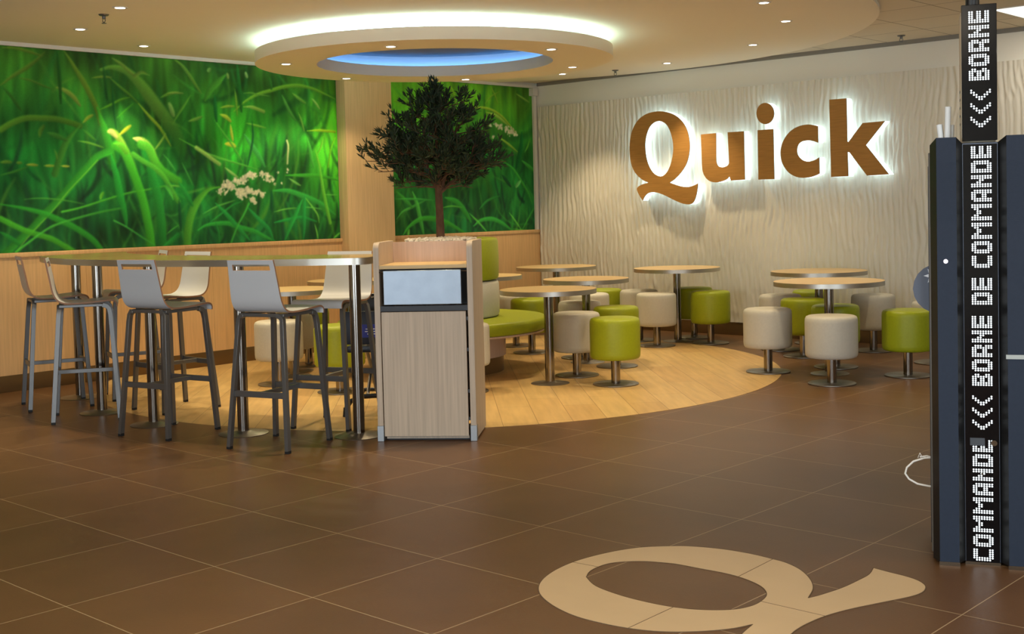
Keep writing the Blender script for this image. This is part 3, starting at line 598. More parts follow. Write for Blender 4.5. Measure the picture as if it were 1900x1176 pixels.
def make_sprinkler():
    t = empty('sprinkler')
    MB().lathe([(0, 0), (.036, 0), (.03, -.008), (.012, -.012), (.012, -.03), (0, -.03)], 20).build('collar', FRAME, t)
    b = MB(); b.tube([(-.014, 0, -.03), (-.016, 0, -.045), (0, 0, -.058)], .003, 6); b.tube([(.014, 0, -.03), (.016, 0, -.045), (0, 0, -.058)], .003, 6)
    b.lathe([(0, -.058), (.016, -.058), (.016, -.061), (0, -.061)], 16)
    b.build('deflector', FRAME, t)
    return t
sp = make_sprinkler()
for i, (x, y, z, lab) in enumerate(((-7.76, 4.34, 2.72, 'fire sprinkler head hanging from the ceiling above the long mural'), (-7.83, 10.07, 2.72, 'fire sprinkler head on the ceiling between ring and lettered wall'),
                               (-4.82, 10.245, 2.75, 'fire sprinkler head on the tiled ceiling at right, near the kiosk'))):
    o = sp if i == 0 else copy_tree(sp); o.location = (x, y, z); tag(o, lab, 'sprinkler', 'ceiling sprinklers')

# ceiling luminaires (the visible one at top right, the others added unseen over the hall as room fill)
def luminaire(x, y, lx, ly, label, W, group=None):
    t = empty('luminaire', (x, y, CZ), 0, label, 'ceiling light', group)
    b = MB()
    b.box(0, lx, 0, .02, -.006, .0); b.box(0, lx, ly-.02, ly, -.006, 0); b.box(0, .02, .02, ly-.02, -.006, 0); b.box(lx-.02, lx, .02, ly-.02, -.006, 0)
    b.build('frame', WHITEP, t)
    MB().box(.02, lx-.02, .02, ly-.02, -.004, -.001).build('diffuser', PANELL, t)
    ld = bpy.data.lights.new('panel', 'AREA'); ld.shape = 'RECTANGLE'; ld.size = lx-.05; ld.size_y = ly-.05; ld.energy = W; ld.color = NEUT
    l = bpy.data.objects.new('panel_light', ld); COL.objects.link(l); l.parent = t; l.location = (lx/2, ly/2, -.01)
luminaire(-3.72, 9.40, .6, .95, 'bright ceiling light panel above the kiosk, at the top right corner', 9)
for x, y in ((-3.2, 1.2), (.2, 1.2), (-3.2, -1.8), (.2, -1.8), (.4, 4.6)):
    luminaire(x, y, .6, 1.2, 'unseen rectangular fill light panel added over the hall before the seating area', PANEL_W, 'added fill light panels over the hall')

# unseen shop windows added behind the camera as cool frontal fill light
def add_fill_window(name, loc, rz, W_, watts):
    t = empty(name, loc, rz); t['kind'] = 'structure'
    fr = MB(); w, h = W_, 2.2
    for x in (-w/2, -w/6, w/6, w/2): fr.box(x-.03, x+.03, -.02, .05, .1, .1+h)
    fr.box(-w/2-.03, w/2+.03, -.02, .05, .04, .1); fr.box(-w/2-.03, w/2+.03, -.02, .05, .1+h, .16+h)
    fr.build('fill_window_frame', FRAME, t)
    MB().box(-w/2, w/2, -.012, -.004, .1, .1+h).build('fill_window_pane', mat('fill_pane_glow', (200, 215, 235), .3, emit=(.75, .87, 1), estr=.35), t)
    ld = bpy.data.lights.new('frontal_fill', 'AREA'); ld.shape = 'RECTANGLE'; ld.size = w-.1; ld.size_y = h-.1; ld.energy = watts; ld.color = COOL
    l = bpy.data.objects.new('fill_window_light', ld); COL.objects.link(l); l.parent = t; l.location = (0, .06, .1+h/2); l.rotation_euler = (PI/2, 0, 0)
add_fill_window('fill_window_1', (-1.7, Y0+.02, 0), 0, 3.0, WIN_FILL_W)
add_fill_window('fill_window_2', (X1-.02, .2, 0), PI/2, 3.0, WIN_FILL_W)

# ---------------------------------------------------------------- sign letters
LT = {"Q":[[-7.7224,1.5638,1],[-7.8049,1.6001,0],[-7.893,1.6754,0],[-7.9448,1.779,0],[-7.9595,1.915,0],[-7.9481,2.0304,0],[-7.9115,2.1343,0],[-7.837,2.2256,0],[-7.7284,2.2804,0],[-7.5986,2.2969,0],[-7.4828,2.2839,0],[-7.3691,2.2413,0],[-7.28,2.17,0],[-7.2202,2.0733,0],[-7.1949,1.9511,0],[-7.203,1.8401,0],[-7.2389,1.7394,0],[-7.3029,1.6579,0],[-7.3841,1.5905,0],[-7.4481,1.555,1],[-7.3854,1.5342,0],[-7.2949,1.5098,0],[-7.2048,1.5053,0],[-7.1374,1.5218,0],[-7.1015,1.5374,1],[-7.113,1.4654,0],[-7.1347,1.3918,0],[-7.1636,1.3459,0],[-7.2088,1.3264,0],[-7.2875,1.3345,0],[-7.3892,1.3696,0],[-7.5032,1.4195,0],[-7.5956,1.4522,0],[-7.6776,1.462,0],[-7.7371,1.4492,0],[-7.776,1.4166,0],[-7.8009,1.3768,1],[-7.8391,1.4278,0],[-7.868,1.4768,0],[-7.8732,1.5059,0],[-7.8486,1.5293,0],[-7.7942,1.5497,0]],"Qi":[[-7.5545,2.1927,0],[-7.4857,2.1599,0],[-7.4357,2.0863,0],[-7.4037,1.9812,0],[-7.4004,1.8777,0],[-7.4259,1.7661,0],[-7.4741,1.6738,0],[-7.5331,1.6288,0],[-7.5914,1.628,0],[-7.6608,1.6667,0],[-7.7178,1.7501,0],[-7.7484,1.8567,0],[-7.7539,1.9717,0],[-7.7337,2.0661,0],[-7.6904,2.1445,0],[-7.6247,2.1878,0]],"u":[[-7.0566,2.0271,1],[-6.8755,2.0304,1],[-6.8778,1.7838,0],[-6.8725,1.7292,0],[-6.8502,1.6973,0],[-6.8092,1.6878,0],[-6.7636,1.6937,0],[-6.7359,1.7157,0],[-6.7304,1.7617,0],[-6.7405,2.0301,1],[-6.5532,2.0296,1],[-6.5507,1.5552,1],[-6.712,1.5514,1],[-6.7275,1.5936,1],[-6.7616,1.5662,0],[-6.8166,1.5487,0],[-6.881,1.5391,0],[-6.9455,1.549,0],[-7.0006,1.5821,0],[-7.0368,1.6383,0],[-7.0495,1.7054,0],[-7.0528,1.8546,0]],"i":[[-6.3994,2.0302,1],[-6.2242,2.03,1],[-6.2216,1.5479,1],[-6.3986,1.5501,1]],"idot":[[-6.2139,2.1786,0],[-6.2192,2.1474,0],[-6.2334,2.1198,0],[-6.2552,2.0986,0],[-6.2824,2.0858,0],[-6.3126,2.0827,0],[-6.3426,2.0897,0],[-6.3696,2.1061,0],[-6.3909,2.1303,0],[-6.4043,2.16,0],[-6.4086,2.1922,0],[-6.4032,2.2237,0],[-6.3887,2.2515,0],[-6.3666,2.2726,0],[-6.3391,2.2852,0],[-6.3089,2.2879,0],[-6.2789,2.2806,0],[-6.2522,2.2641,0],[-6.2313,2.2399,0],[-6.2181,2.2105,0]],"c":[[-5.7492,2.0282,1],[-5.8005,2.043,0],[-5.8608,2.0507,0],[-5.9394,2.0425,0],[-6.019,2.0123,0],[-6.0819,1.9613,0],[-6.1276,1.8931,0],[-6.1487,1.8154,0],[-6.1438,1.7362,0],[-6.118,1.672,0],[-6.0656,1.607,0],[-5.9911,1.565,0],[-5.9123,1.5506,0],[-5.834,1.5556,0],[-5.7734,1.5713,0],[-5.7389,1.5854,1],[-5.7391,1.7373,1],[-5.7797,1.716,0],[-5.8403,1.7032,0],[-5.8923,1.7094,0],[-5.9356,1.7347,0],[-5.9656,1.7751,0],[-5.971,1.8222,0],[-5.9553,1.8682,0],[-5.9199,1.8935,0],[-5.8632,1.9005,0],[-5.8028,1.8926,0],[-5.7473,1.8726,1]],"k":[[-5.6284,2.2655,1],[-5.4557,2.265,1],[-5.4505,1.8679,1],[-5.4406,1.8651,1],[-5.2977,2.0282,1],[-5.0809,2.0326,1],[-5.268,1.8258,1],[-5.048,1.5524,1],[-5.2611,1.5482,1],[-5.4321,1.7686,1],[-5.4502,1.7718,1],[-5.445,1.5495,1],[-5.6204,1.5481,1]],"FQ":[[-2.071,3.6556,1],[-2.1099,3.759,0],[-2.1691,3.8453,0],[-2.2496,3.9216,0],[-2.3335,3.9674,0],[-2.4009,3.9802,0],[-2.505,3.99,0],[-2.6241,3.978,0],[-2.7311,3.9411,0],[-2.7907,3.9027,0],[-2.8736,3.8204,0],[-2.9243,3.724,0],[-2.9548,3.6043,0],[-2.9647,3.4899,0],[-2.9514,3.3765,0],[-2.9216,3.2808,0],[-2.8804,3.2043,0],[-2.8229,3.1394,0],[-2.7508,3.0904,0],[-2.6588,3.0501,0],[-2.5584,3.0267,0],[-2.4529,3.0279,0],[-2.3628,3.0431,0],[-2.2838,3.0716,0],[-2.2172,3.1149,0],[-2.1539,3.1775,0],[-2.1048,3.2465,0],[-2.0768,3.3175,1],[-2.0614,3.268,0],[-2.0485,3.2309,0]],"FT2":[[-1.9388,3.3189,0],[-1.9453,3.3609,0],[-1.9474,3.426,0],[-1.9386,3.528,0],[-1.9103,3.6359,0],[-1.8667,3.7479,0],[-1.8163,3.8724,0],[-1.8028,3.9411,0],[-1.8124,3.9935,0],[-1.8344,4.0321,0],[-1.8738,4.0628,0],[-1.9237,4.0804,0],[-1.9925,4.091,0],[-2.059,4.1041,1],[-2.0356,4.0244,0],[-2.0323,3.9424,0],[-2.0361,3.8264,0],[-2.0549,3.7123,0]],"FI":[[-2.8115,3.3861,0],[-2.8392,3.437,0],[-2.8519,3.5024,0],[-2.8445,3.5693,0],[-2.8064,3.6238,0],[-2.7581,3.665,0],[-2.6837,3.6972,0],[-2.6345,3.7093,0],[-2.5439,3.7145,0],[-2.4565,3.7213,0],[-2.3812,3.7152,0],[-2.3091,3.6932,0],[-2.2483,3.6592,0],[-2.2015,3.6069,0],[-2.1797,3.5463,0],[-2.1745,3.4755,0],[-2.1975,3.4076,0],[-2.2466,3.3575,0],[-2.3052,3.3207,0],[-2.3502,3.3043,0],[-2.37,3.2985,0],[-2.442,3.2874,0],[-2.5477,3.2857,0],[-2.651,3.2995,0],[-2.7281,3.3242,0],[-2.8008,3.374,0]],"EXT":[[-1.803,3.865,0],[-1.844,3.736,0],[-1.903,3.592,0],[-1.941,3.475,0],[-1.951,3.371,0],[-1.934,3.295,0],[-1.893,3.246,0],[-1.843,3.214,1],[-1.905,3.166,0],[-1.965,3.129,0],[-2.001,3.123,0],[-2.031,3.154,0],[-2.057,3.223,0]],"FJ":[[[-2.964,3.49],[-2.853,3.501]],[[-2.383,3.718],[-2.4,3.981]],[[-2.362,3.042],[-2.369,3.298]],[[-2.177,3.528],[-1.939,3.528]]]}
def letters():
    yb, yf = 10.552, 10.452
    place0 = lambda cx, cz: (lambda x, z, t: (x-cx, t, z-cz))
    spec = {'Q': ([LT['Q'], LT['Qi']], None, 'Q'), 'u': ([LT['u']], None, 'u'), 'i': ([LT['i']], LT['idot'], 'i'), 'c': ([LT['c']], None, 'c'), 'k': ([LT['k']], None, 'k')}
    txt = {'Q': 'capital letter Q of the backlit wall sign', 'u': 'letter u of the backlit wall sign', 'i': 'letter i of the backlit wall sign, with its round dot',
           'c': 'letter c of the backlit wall sign', 'k': 'letter k of the backlit wall sign, rightmost and tallest'}
    for k, (loops, dot, _) in spec.items():
        P = np.array([p[:2] for l in loops for p in l]); cx, cz = P[:, 0].mean(), P[:, 1].min()
        t = empty('sign_letter', (cx, yb, cz), 0, 'wood-faced ' + txt[k], 'sign letter', 'letters of the wall sign')
        def parts(lp, nf, nb, parent):
            pl = lambda x, z, tt: (x-cx, tt-yb, z-cz)
            bd = MB().poly(lp, pl, yf+.008, yb).build(nb, LETTERE, parent)
            fc = MB().poly(lp, pl, yf, yf+.0075).build(nf, [LETTERW, LETTEREDGE], parent)
            for p in fc.data.polygons:
                if abs(p.normal.y) < .5: p.material_index = 1
        sm = [smooth_loop(l, 6) for l in loops]
        parts(sm, 'face', 'lit_side', t)
        if dot: parts([smooth_loop([tuple(p[:2])+(0,) for p in dot], 3)], 'dot_face', 'dot_lit_side', t)
        for sx in (-.05, .05):       # stand-off pins to the wall
            pass
        c0 = {'Q': [(-7.86, 1.95), (-7.3, 1.95), (-7.4, 1.42)], 'u': [(-6.99, 1.8), (-6.62, 1.8)], 'i': [(-6.31, 1.7), (-6.31, 2.18)], 'c': [(-6.09, 1.8), (-5.85, 1.96)], 'k': [(-5.56, 2.1), (-5.56, 1.7), (-5.2, 1.62)]}[k]
        for x, z in c0: MB().tube([(x-cx, 0, z-cz), (x-cx, .024, z-cz)], .008, 8).build('stand_off', FRAME, t)
        # light leaving the back of the letter
letters()

# ---------------------------------------------------------------- emblem inlaid in the floor
def emblem():
    ext = [tuple(p) for p in LT['EXT']]
    # outline: body, left notch, short tail end (from the sign's own letter, rotated), long tail
    loop = [tuple(p) for p in LT['FQ'][:28]] + list(reversed(ext[5:])) + [tuple(p) for p in LT['FT2']]
    out = smooth_loop(loop, 5); inn = smooth_loop([tuple(p) for p in LT['FI']], 4)
    o = MB().poly([out, inn], lambda x, y, t: (x, y, t), 0, .0015).build('floor_emblem', INLAY)
    tag(o, 'big cream tile letter Q inlaid in the brown floor in the foreground', 'floor emblem')
    b = MB()
    for (a, c) in LT['FJ']:
        d = Vector((c[0]-a[0], c[1]-a[1])).normalized(); n = Vector((-d.y, d.x))*.0013
        vs = [(a[0]+n.x, a[1]+n.y), (c[0]+n.x, c[1]+n.y), (c[0]-n.x, c[1]-n.y), (a[0]-n.x, a[1]-n.y)]
        b.poly([vs], lambda x, y, t: (x, y, t), .001, .0019)
    g = b.build('grout_joint', GROUT, o)
    for lp in (out, inn):
        rim = MB()
        for i in range(len(lp)):
            p, q = Vector(lp[i]), Vector(lp[(i+1) % len(lp)])
            if (q-p).length < 1e-5: continue
            d = (q-p).normalized(); n = Vector((-d.y, d.x))*.0016
            rim.add([(p.x+n.x, p.y+n.y, .0017), (q.x+n.x, q.y+n.y, .0017), (q.x-n.x, q.y-n.y, .0017), (p.x-n.x, p.y-n.y, .0017),
                     (p.x+n.x, p.y+n.y, .0), (q.x+n.x, q.y+n.y, .0), (q.x-n.x, q.y-n.y, .0), (p.x-n.x, p.y-n.y, .0)],
                    [(0,1,2,3), (0,4,5,1), (2,6,7,3)])
        rim.build('grout_outline', GROUT, o)
emblem()

# ---------------------------------------------------------------- low round stools
def make_stool(m, nm):
    t = empty(nm)
    prof = [(0, .195), (.165, .195), (.178, .2), (.186, .214), (.188, .24), (.188, .455), (.186, .478), (.178, .493), (.162, .5), (.1, .504), (0, .505)]
    MB().lathe(prof, 40).build('seat', m, t, angle=60)
    MB().lathe([(.034, .008), (.034, .194)], 20).build('pole', STEEL, t)
    MB().lathe([(0, 0), (.168, 0), (.172, .003), (.172, .008), (.168, .0105), (.04, .012), (0, .012)], 48).build('base_plate', STEELP, t, angle=50)
    return t
STOOLS = [
 ('g', -5.67, 7.22, 'lime green round stool in front, right of the nearest small table beside the bin'),
 ('c', -6.22, 7.43, 'cream round stool half behind the pole of the nearest small table'),
 ('g', -6.29, 8.03, 'lime green round stool directly behind the frontmost green stool'),
 ('c', -6.88, 9.40, 'cream round stool fully visible left of the table below the capital Q'),
 ('g', -6.57, 9.84, 'lime green round stool right of the table pole below the letter Q'),
 ('g', -7.00, 10.19, 'lime green round stool against the carved wall, behind the table pole below the Q'),
 ('c', -7.30, 9.69, 'shaded cream round stool mostly hidden behind the cream stool below the Q'),
 ('g', -7.72, 9.66, 'lime green round stool against the wall, above the front green stools, between tables'),
 ('c', -7.46, 9.12, 'cream round stool behind the second small table, partly under its right rim'),
 ('c', -6.93, 8.33, 'pale cream round stool behind the second small table pole'),
 ('g', -7.55, 8.38, 'lime green round stool just beyond the right end of the green bench'),
 ('c', -8.06, 8.72, 'cream round stool far back, seen under the nearest small table top'),
 ('c', -6.36, 6.32, 'cream round stool mostly hidden behind the right side of the bin'),
 ('c', -5.08, 8.40, 'cream round stool standing on the right tip of the wooden floor circle'),
 ('c', -4.37, 8.10, 'cream round stool nearest at right, in front of the large table pole'),
 ('g', -4.10, 8.77, 'bright lime green round stool at far right beside the kiosk'),
 ('g', -5.34, 9.41, 'lime green round stool under the left side of the right tables'),
 ('g', -4.78, 8.93, 'shaded green round stool right behind the large right table pole'),
 ('c', -5.02, 10.06, 'greyish cream round stool near the wall, right of the right tables'),
 ('c', -5.75, 9.73, 'half shaded cream round stool near the wall, left end of the right group'),
 ('g', -5.76, 10.33, 'dark green round stool against the wall behind the right tables'),
 ('c', -4.24, 9.58, 'cream round stool partly hidden by the kiosk, behind the bright green stool'),
 ('c', -7.88, 5.79, 'cream round stool in front, seen below the second bar stool from the right'),
 ('c', -8.43, 6.33, 'greyish cream round stool behind the left small table'),
 ('g', -8.66, 6.68, 'lime green round stool farthest back at left, behind the cream ones'),
 ('g', -7.15, 5.80, 'lime green round stool behind the rightmost bar table post'),
]
protos = {}
for kd, x, y, lab in STOOLS:
    if kd not in protos:
        o = protos[kd] = make_stool(GREENL if kd == 'g' else CREAML, 'round_stool')
    else: o = copy_tree(protos[kd])
    o.location = (x, y, .0015 if math.hypot(x-C[0], y-C[1]) < 2.9 else 0); o.rotation_euler.z = (x*7) % 3
    tag(o, lab, 'stool', 'green round stools' if kd == 'g' else 'cream round stools')

# ---------------------------------------------------------------- round tables
def make_table(r, nm):
    t = empty(nm)
    MB().lathe([(0, .684), (r-.002, .684), (r-.002, .7175), (0, .7175)], 64).build('tabletop', OAKH, t)
    MB().lathe([(r-.002, .682), (r, .682), (r, .716), (r-.002, .7165)], 64, closed=True).build('edge_band', STEELB, t)
    MB().lathe([(.036, .005), (.036, .684)], 24).build('pole', STEEL, t)
    MB().lathe([(0, 0), (.145, 0), (.146, .003), (.143, .005), (.06, .009), (.045, .016), (.036, .018)], 48).build('base_plate', STEELP, t, angle=50)
    return t
TABLES = [
 ('s', -6.12, 6.99, 'small round table nearest, right of the bin beside the green bench', 0),
 ('s', -6.68, 8.12, 'small round table second from front, behind the nearest one', 0),
 ('s', -7.92, 8.13, 'small round table partly seen right of the bench backrest, top rim only', 0),
 ('s', -8.16, 6.14, 'small round table at left, seen between the two right front bar stools', 0),
 ('s', -8.70, 7.18, 'small round table farthest left behind, beside the pale back bar stool', 0),
 ('l', -8.375, 9.70, 'larger round table in the far corner where mural and carved wall meet', 1),
 ('l', -6.95, 9.84, 'larger round table standing below the capital Q of the sign', 1),
 ('l', -4.64, 8.57, 'larger round table at right, the nearer of the two overlapping ones', 1),
 ('l', -5.38, 9.76, 'larger round table at right, behind and left of the nearer one', 1)]
tp = {}
for kd, x, y, lab, _ in TABLES:
    if kd not in tp: o = tp[kd] = make_table(.366 if kd == 's' else .416, 'round_table')
    else: o = copy_tree(tp[kd])
    o.location = (x, y, .0015 if math.hypot(x-C[0], y-C[1]) < 2.7 else 0)
    tag(o, lab, 'table', 'small round tables around the bench' if kd == 's' else 'larger round tables near the carved wall')

# ---------------------------------------------------------------- round bench with planter, pebbles and tree
def bench():
    t = empty('round_bench', (C[0], C[1], .0015), 0, 'round lime green bench with tall upholstered back, around the tree planter', 'bench')
    MB().lathe([(0, 0), (.50, 0), (.50, .13), (0, .13)], 64).build('kick_plate', BASEM, t)
    MB().lathe([(0, .13), (.52, .13), (.52, .325), (0, .325)], 64).build('plinth', OAKP, t)
    MB().lathe([(.1, .325), (.845, .325), (.85, .33), (.85, .34), (.845, .343), (.1, .343)], 96).build('seat_board', OAKP, t)
    MB().lathe([(.1, .343), (.845, .343), (.862, .35), (.87, .365), (.87, .415), (.862, .435), (.845, .443), (.8, .447), (.1, .447)], 96).build('seat_cushion', GREENL, t, angle=60)
    MB().lathe([(.1, .4), (.38, .4), (.38, .99), (.325, 1.075), (.315, 1.075), (.315, .9), (.1, .9)], 64).build('planter', OAKP, t)
    n = 4
    for i in range(n):
        ztop = 1.095 if i == 0 else 1.005
        for tier, (z0, z1) in enumerate(((.45, .745), (.752, ztop))):
            a0 = math.radians(43)+2*PI*(i-.5)/n+.014; a1 = a0+2*PI/n-.028
            b = MB(); prof = [(.385, z0+.02), (.392, z0+.006), (.41, z0), (.45, z0), (.466, z0+.006), (.475, z0+.024), (.478, (z0+z1)/2), (.475, z1-.028), (.466, z1-.008), (.45, z1), (.41, z1), (.392, z1-.006), (.385, z1-.02)]
            b.lathe(prof, 24, closed=True, a0=a0, a1=a1)
            b.build('back_cushion', GREENL if tier else CREAML, t, bevel=.008, seg=2, angle=80)
    return t
bench()
def pebbles():
    rs = random.Random(3); b = MB()
    ico = bmesh.new(); bmesh.ops.create_icosphere(ico, subdivisions=1, radius=1)
    iv = [v.co.copy() for v in ico.verts]; fi = [tuple(v.index for v in f.verts) for f in ico.faces]; ico.free()
    b.lathe([(0, 1.09), (.2, 1.088), (.305, 1.07), (.308, .95), (0, .95)], 32, c=C)
    for k in range(430):
        r = .29*math.sqrt(rs.random()); a = rs.random()*2*PI
        s = rs.uniform(.012, .022)
        x, y = C[0]+r*math.cos(a), C[1]+r*math.sin(a); z = 1.098-.012*(r/.29)**2+rs.uniform(-.004, .008)
        sc = (s*rs.uniform(.9, 1.5), s*rs.uniform(.8, 1.2), s*rs.uniform(.5, .8)); ca, sa = math.cos(a*3), math.sin(a*3)
        b.add([(x+(v.x*sc[0]*ca-v.y*sc[1]*sa), y+(v.x*sc[0]*sa+v.y*sc[1]*ca), z+v.z*sc[2]) for v in iv], fi, True)
    o = b.build('white_pebbles', PEBBLE, angle=80)
    tag(o, 'bed of white pebbles around the tree trunk in the planter', 'pebbles', kind='stuff')
pebbles()
def tree():
    rs = random.Random(8)
    t = empty('olive_tree', (C[0], C[1], 1.09), 0, 'dark bushy olive tree growing from the round bench planter', 'tree')
    # view-independent local frame; e1 roughly across, e2 in depth, for the lopsided side branches
    e1 = Vector((.73, .68, 0)); e2 = Vector((-.68, .73, 0))
    tr = MB()
    tr.tube([(0, 0, -.12), (.004, 0, .0), (0, 0, .2), (-.006, .002, .36), (-.004, 0, .47)], .03, 12, radii=[.040, .037, .033, .031, .030])
    tr.build('trunk', BARK, t)
    br = MB(); lf = MB()
    def leaf(p, d, L):
        d = d.normalized(); s = d.cross(Vector((rs.uniform(-1,1), rs.uniform(-1,1), rs.uniform(-1,1)))).normalized(); n = d.cross(s)
        wdt = L*rs.uniform(.075, .11)
        a, m1, m2, e = p, p+d*L*.35, p+d*L*.7, p+d*L
        n_ = n*wdt*.35
        m1 = m1+n_*.6; m2 = m2+n_*.3
        lf.add([a, m1+s*wdt-n_, m1-s*wdt-n_, m2+s*wdt*.8-n_, m2-s*wdt*.8-n_, e-n_*1.5, m1, m2],
               [(0, 1, 6), (0, 6, 2), (1, 3, 7, 6), (6, 7, 4, 2), (3, 5, 7), (7, 5, 4)], False)
    def twig(p, d, L, n):
        q = p; dd = d.normalized(); pts = [p.copy()]
        for k in range(4):
            dd = (dd+Vector((rs.uniform(-.25,.25), rs.uniform(-.25,.25), rs.uniform(-.1,.3)))).normalized()
            q = q+dd*L/4; pts.append(q.copy())
        br.tube(pts, .002, 4, radii=[.0028, .0024, .002, .0016, .0012])
        for k in range(n):
            s = rs.uniform(.15, 1); i = min(3, int(s*4)); f = s*4-i
            pp = pts[i].lerp(pts[i+1], f)
            out = (pts[i+1]-pts[i]).normalized()*rs.uniform(.5, 1.1)+Vector((rs.uniform(-1,1), rs.uniform(-1,1), rs.uniform(-.7,.9)))*.75
            leaf(pp, out, rs.uniform(.042, .075))
        for k in range(4): leaf(pts[-1], dd+Vector((rs.uniform(-.5,.5), rs.uniform(-.5,.5), rs.uniform(-.4,.5))), rs.uniform(.045, .07))
    # crown half width by height above the planter
    prof = [(.40, .16), (.47, .34), (.55, .44), (.62, .47), (.70, .45), (.78, .40), (.86, .36), (.94, .31), (1.02, .26), (1.06, .2), (1.12, .12), (1.18, .05), (1.2, .02)]
    def rad(z):
        for (a, ra), (b_, rb) in zip(prof, prof[1:]):
            if a <= z <= b_: return ra+(rb-ra)*(z-a)/(b_-a)
        return .02
    tips = []
    for k in range(104):
        z = rs.choice((rs.uniform(.42, 1.14), rs.uniform(.42, .95), rs.uniform(.45, .8)))
        a = rs.random()*2*PI; r = rad(z)*math.sqrt(rs.uniform(.08, 1))*rs.uniform(.85, 1.06)
        tips.append(Vector((math.cos(a)*r, math.sin(a)*r, z)))
    tips += [e1*-.60+Vector((0,0,.66)), e1*-.56+Vector((0,0,.72)), e1*-.50+Vector((0,0,.57)), e1*.56+Vector((0,0,.63)), e1*.46+Vector((0,0,.60)),
             e1*.42+Vector((0,0,.88)), e1*.30+Vector((0,0,1.02)), e1*-.22+Vector((0,0,1.10)), e1*-.34+Vector((0,0,.98)), e1*-.43+Vector((0,0,.85)),
             Vector((0,0,1.21)), e1*.03+Vector((0,0,1.16)), e1*-.05+Vector((0,0,1.17)), e1*.28+Vector((0,0,.42)), e1*-.36+Vector((0,0,.43)), e1*.22+Vector((0,0,1.12)), e1*.45+Vector((0,0,.72)), e2*-.5+Vector((0,0,.66)), e2*.5+Vector((0,0,.66))]
    # a few main limbs, the others leave them
    limbs = []
    for d, L, z in ((e1*.5+Vector((0,0,1)), .5, .42), (e1*-.55+Vector((0,0,.9)), .45, .44), (Vector((0,0,1)), .62, .46), (e2*.5+Vector((0,0,1)), .45, .45), (e2*-.6+Vector((0,0,.9)), .42, .45), (e1*.75+Vector((0,0,.6)), .35, .42)):
        p = Vector((0, 0, z-.04)); pts = [p.copy()]; dd = d.normalized()
        for k in range(6):
            dd = (dd+Vector((rs.uniform(-.12,.12), rs.uniform(-.12,.12), .08))).normalized(); p = p+dd*L/6; pts.append(p.copy())
        br.tube(pts, .01, 7, radii=[.018, .016, .014, .012, .010, .008, .006]); limbs.append(pts)
    for tp_ in tips:
        best = min((q for l in limbs for q in l[1:]), key=lambda q: (q-tp_).length+max(0, q.z-tp_.z+.03)*2.5)
        mid = best.lerp(tp_, .5)+Vector((rs.uniform(-.02,.02), rs.uniform(-.02,.02), .02))
        br.tube([best, mid, tp_], .004, 5, radii=[.006, .0045, .003])
        out = (tp_-Vector((0,0,tp_.z-.15))).normalized(); out = (out+Vector((0,0,.35))).normalized()
        for k in range(rs.randint(4, 6)):
            d = out+Vector((rs.uniform(-1,1), rs.uniform(-1,1), rs.uniform(-.7,.9)))*.8
            base = mid.lerp(tp_, rs.uniform(.1, 1))
            twig(base, d, rs.uniform(.08, .14), rs.randint(12, 18))
    br.build('branches', BARK, t)
    o = lf.build('foliage', LEAF, t, fixn=False, angle=180); o['kind'] = 'stuff'
tree()

# ---------------------------------------------------------------- bar table: an arc of a ring concentric with the bench
def bar_table():
    t = empty('bar_table', (C[0], C[1], 0), 0, 'long curved high bar table on five steel posts', 'bar table')
    RI, RO = 2.48, 3.10
    A0, A1 = math.radians(-116), math.radians(-51.5)
    def outline(off=0):
        ri, ro = RI+off, RO-off
        pts = []
        n = 64; cr = .09
        a0o, a0i = A0+off/3, math.radians(-124)+off/2.5
        a1 = A1-off/2.8
        for i in range(n+1):
            a = a0o+.02+(a1-.035-a0o-.02)*i/n; pts.append((ro*math.cos(a), ro*math.sin(a)))
        # rounded right end
        for k in range(1, 9):
            th = k/8*PI/2; r = ro-cr+cr*math.cos(th); a = a1-.035+cr/ro*math.sin(th)*1.1; pts.append((r*math.cos(a), r*math.sin(a)))
        for k in range(0, 9):
            th = k/8*PI/2; r = ri+cr-cr*math.sin(th); a = a1-.035+cr/ri*math.cos(th)*.9; pts.append((r*math.cos(a), r*math.sin(a)))
        for i in range(1, n):
            a = a1-.035+(a0i+.03-a1+.035)*i/n; pts.append((ri*math.cos(a), ri*math.sin(a)))
        for k in range(5):
            th = k/4*PI/2; r = ri+.06-.06*math.cos(th); a = a0i+.03-.024*math.sin(th); pts.append((r*math.cos(a), r*math.sin(a)))
        for k in range(5):
            th = k/4*PI/2; r = ro-.06+.06*math.sin(th); a = a0o+.02*math.sin(th); pts.append((r*math.cos(a), r*math.sin(a)))
        return pts
    out = outline(); inn = outline(.0025)
    MB().poly([inn], lambda x, y, z: (x, y, z), 1.031, 1.0705).build('tabletop', BARTOP, t)
    b = MB(); n = len(out)
    for i in range(n):
        j = (i+1) % n
        (x0, y0), (x1, y1), (u0, v0), (u1, v1) = out[i], out[j], inn[i], inn[j]
        b.add([(x0,y0,1.03), (x1,y1,1.03), (x1,y1,1.069), (x0,y0,1.069), (u0,v0,1.03), (u1,v1,1.03), (u1,v1,1.0695), (u0,v0,1.0695)],
              [(0,1,2,3), (3,2,6,7), (4,7,6,5), (0,4,5,1)], True)
    b.build('edge_band', STEELB, t, angle=50)
    for x, y in ((-8.623, 4.513), (-7.819, 4.246), (-7.078, 4.200), (-6.308, 4.350), (-5.658, 4.721)):
        c = (x-C[0], y-C[1])
        p = MB().lathe([(.0345, .006), (.0345, 1.031)], 24, c=c).build('post', STEEL, t)
        MB().lathe([(0, 0), (.15, 0), (.151, .003), (.148, .005), (.07, .009), (.05, .018), (.0345, .02)], 48, c=c).build('base_plate', STEELP, p, angle=50)
bar_table()

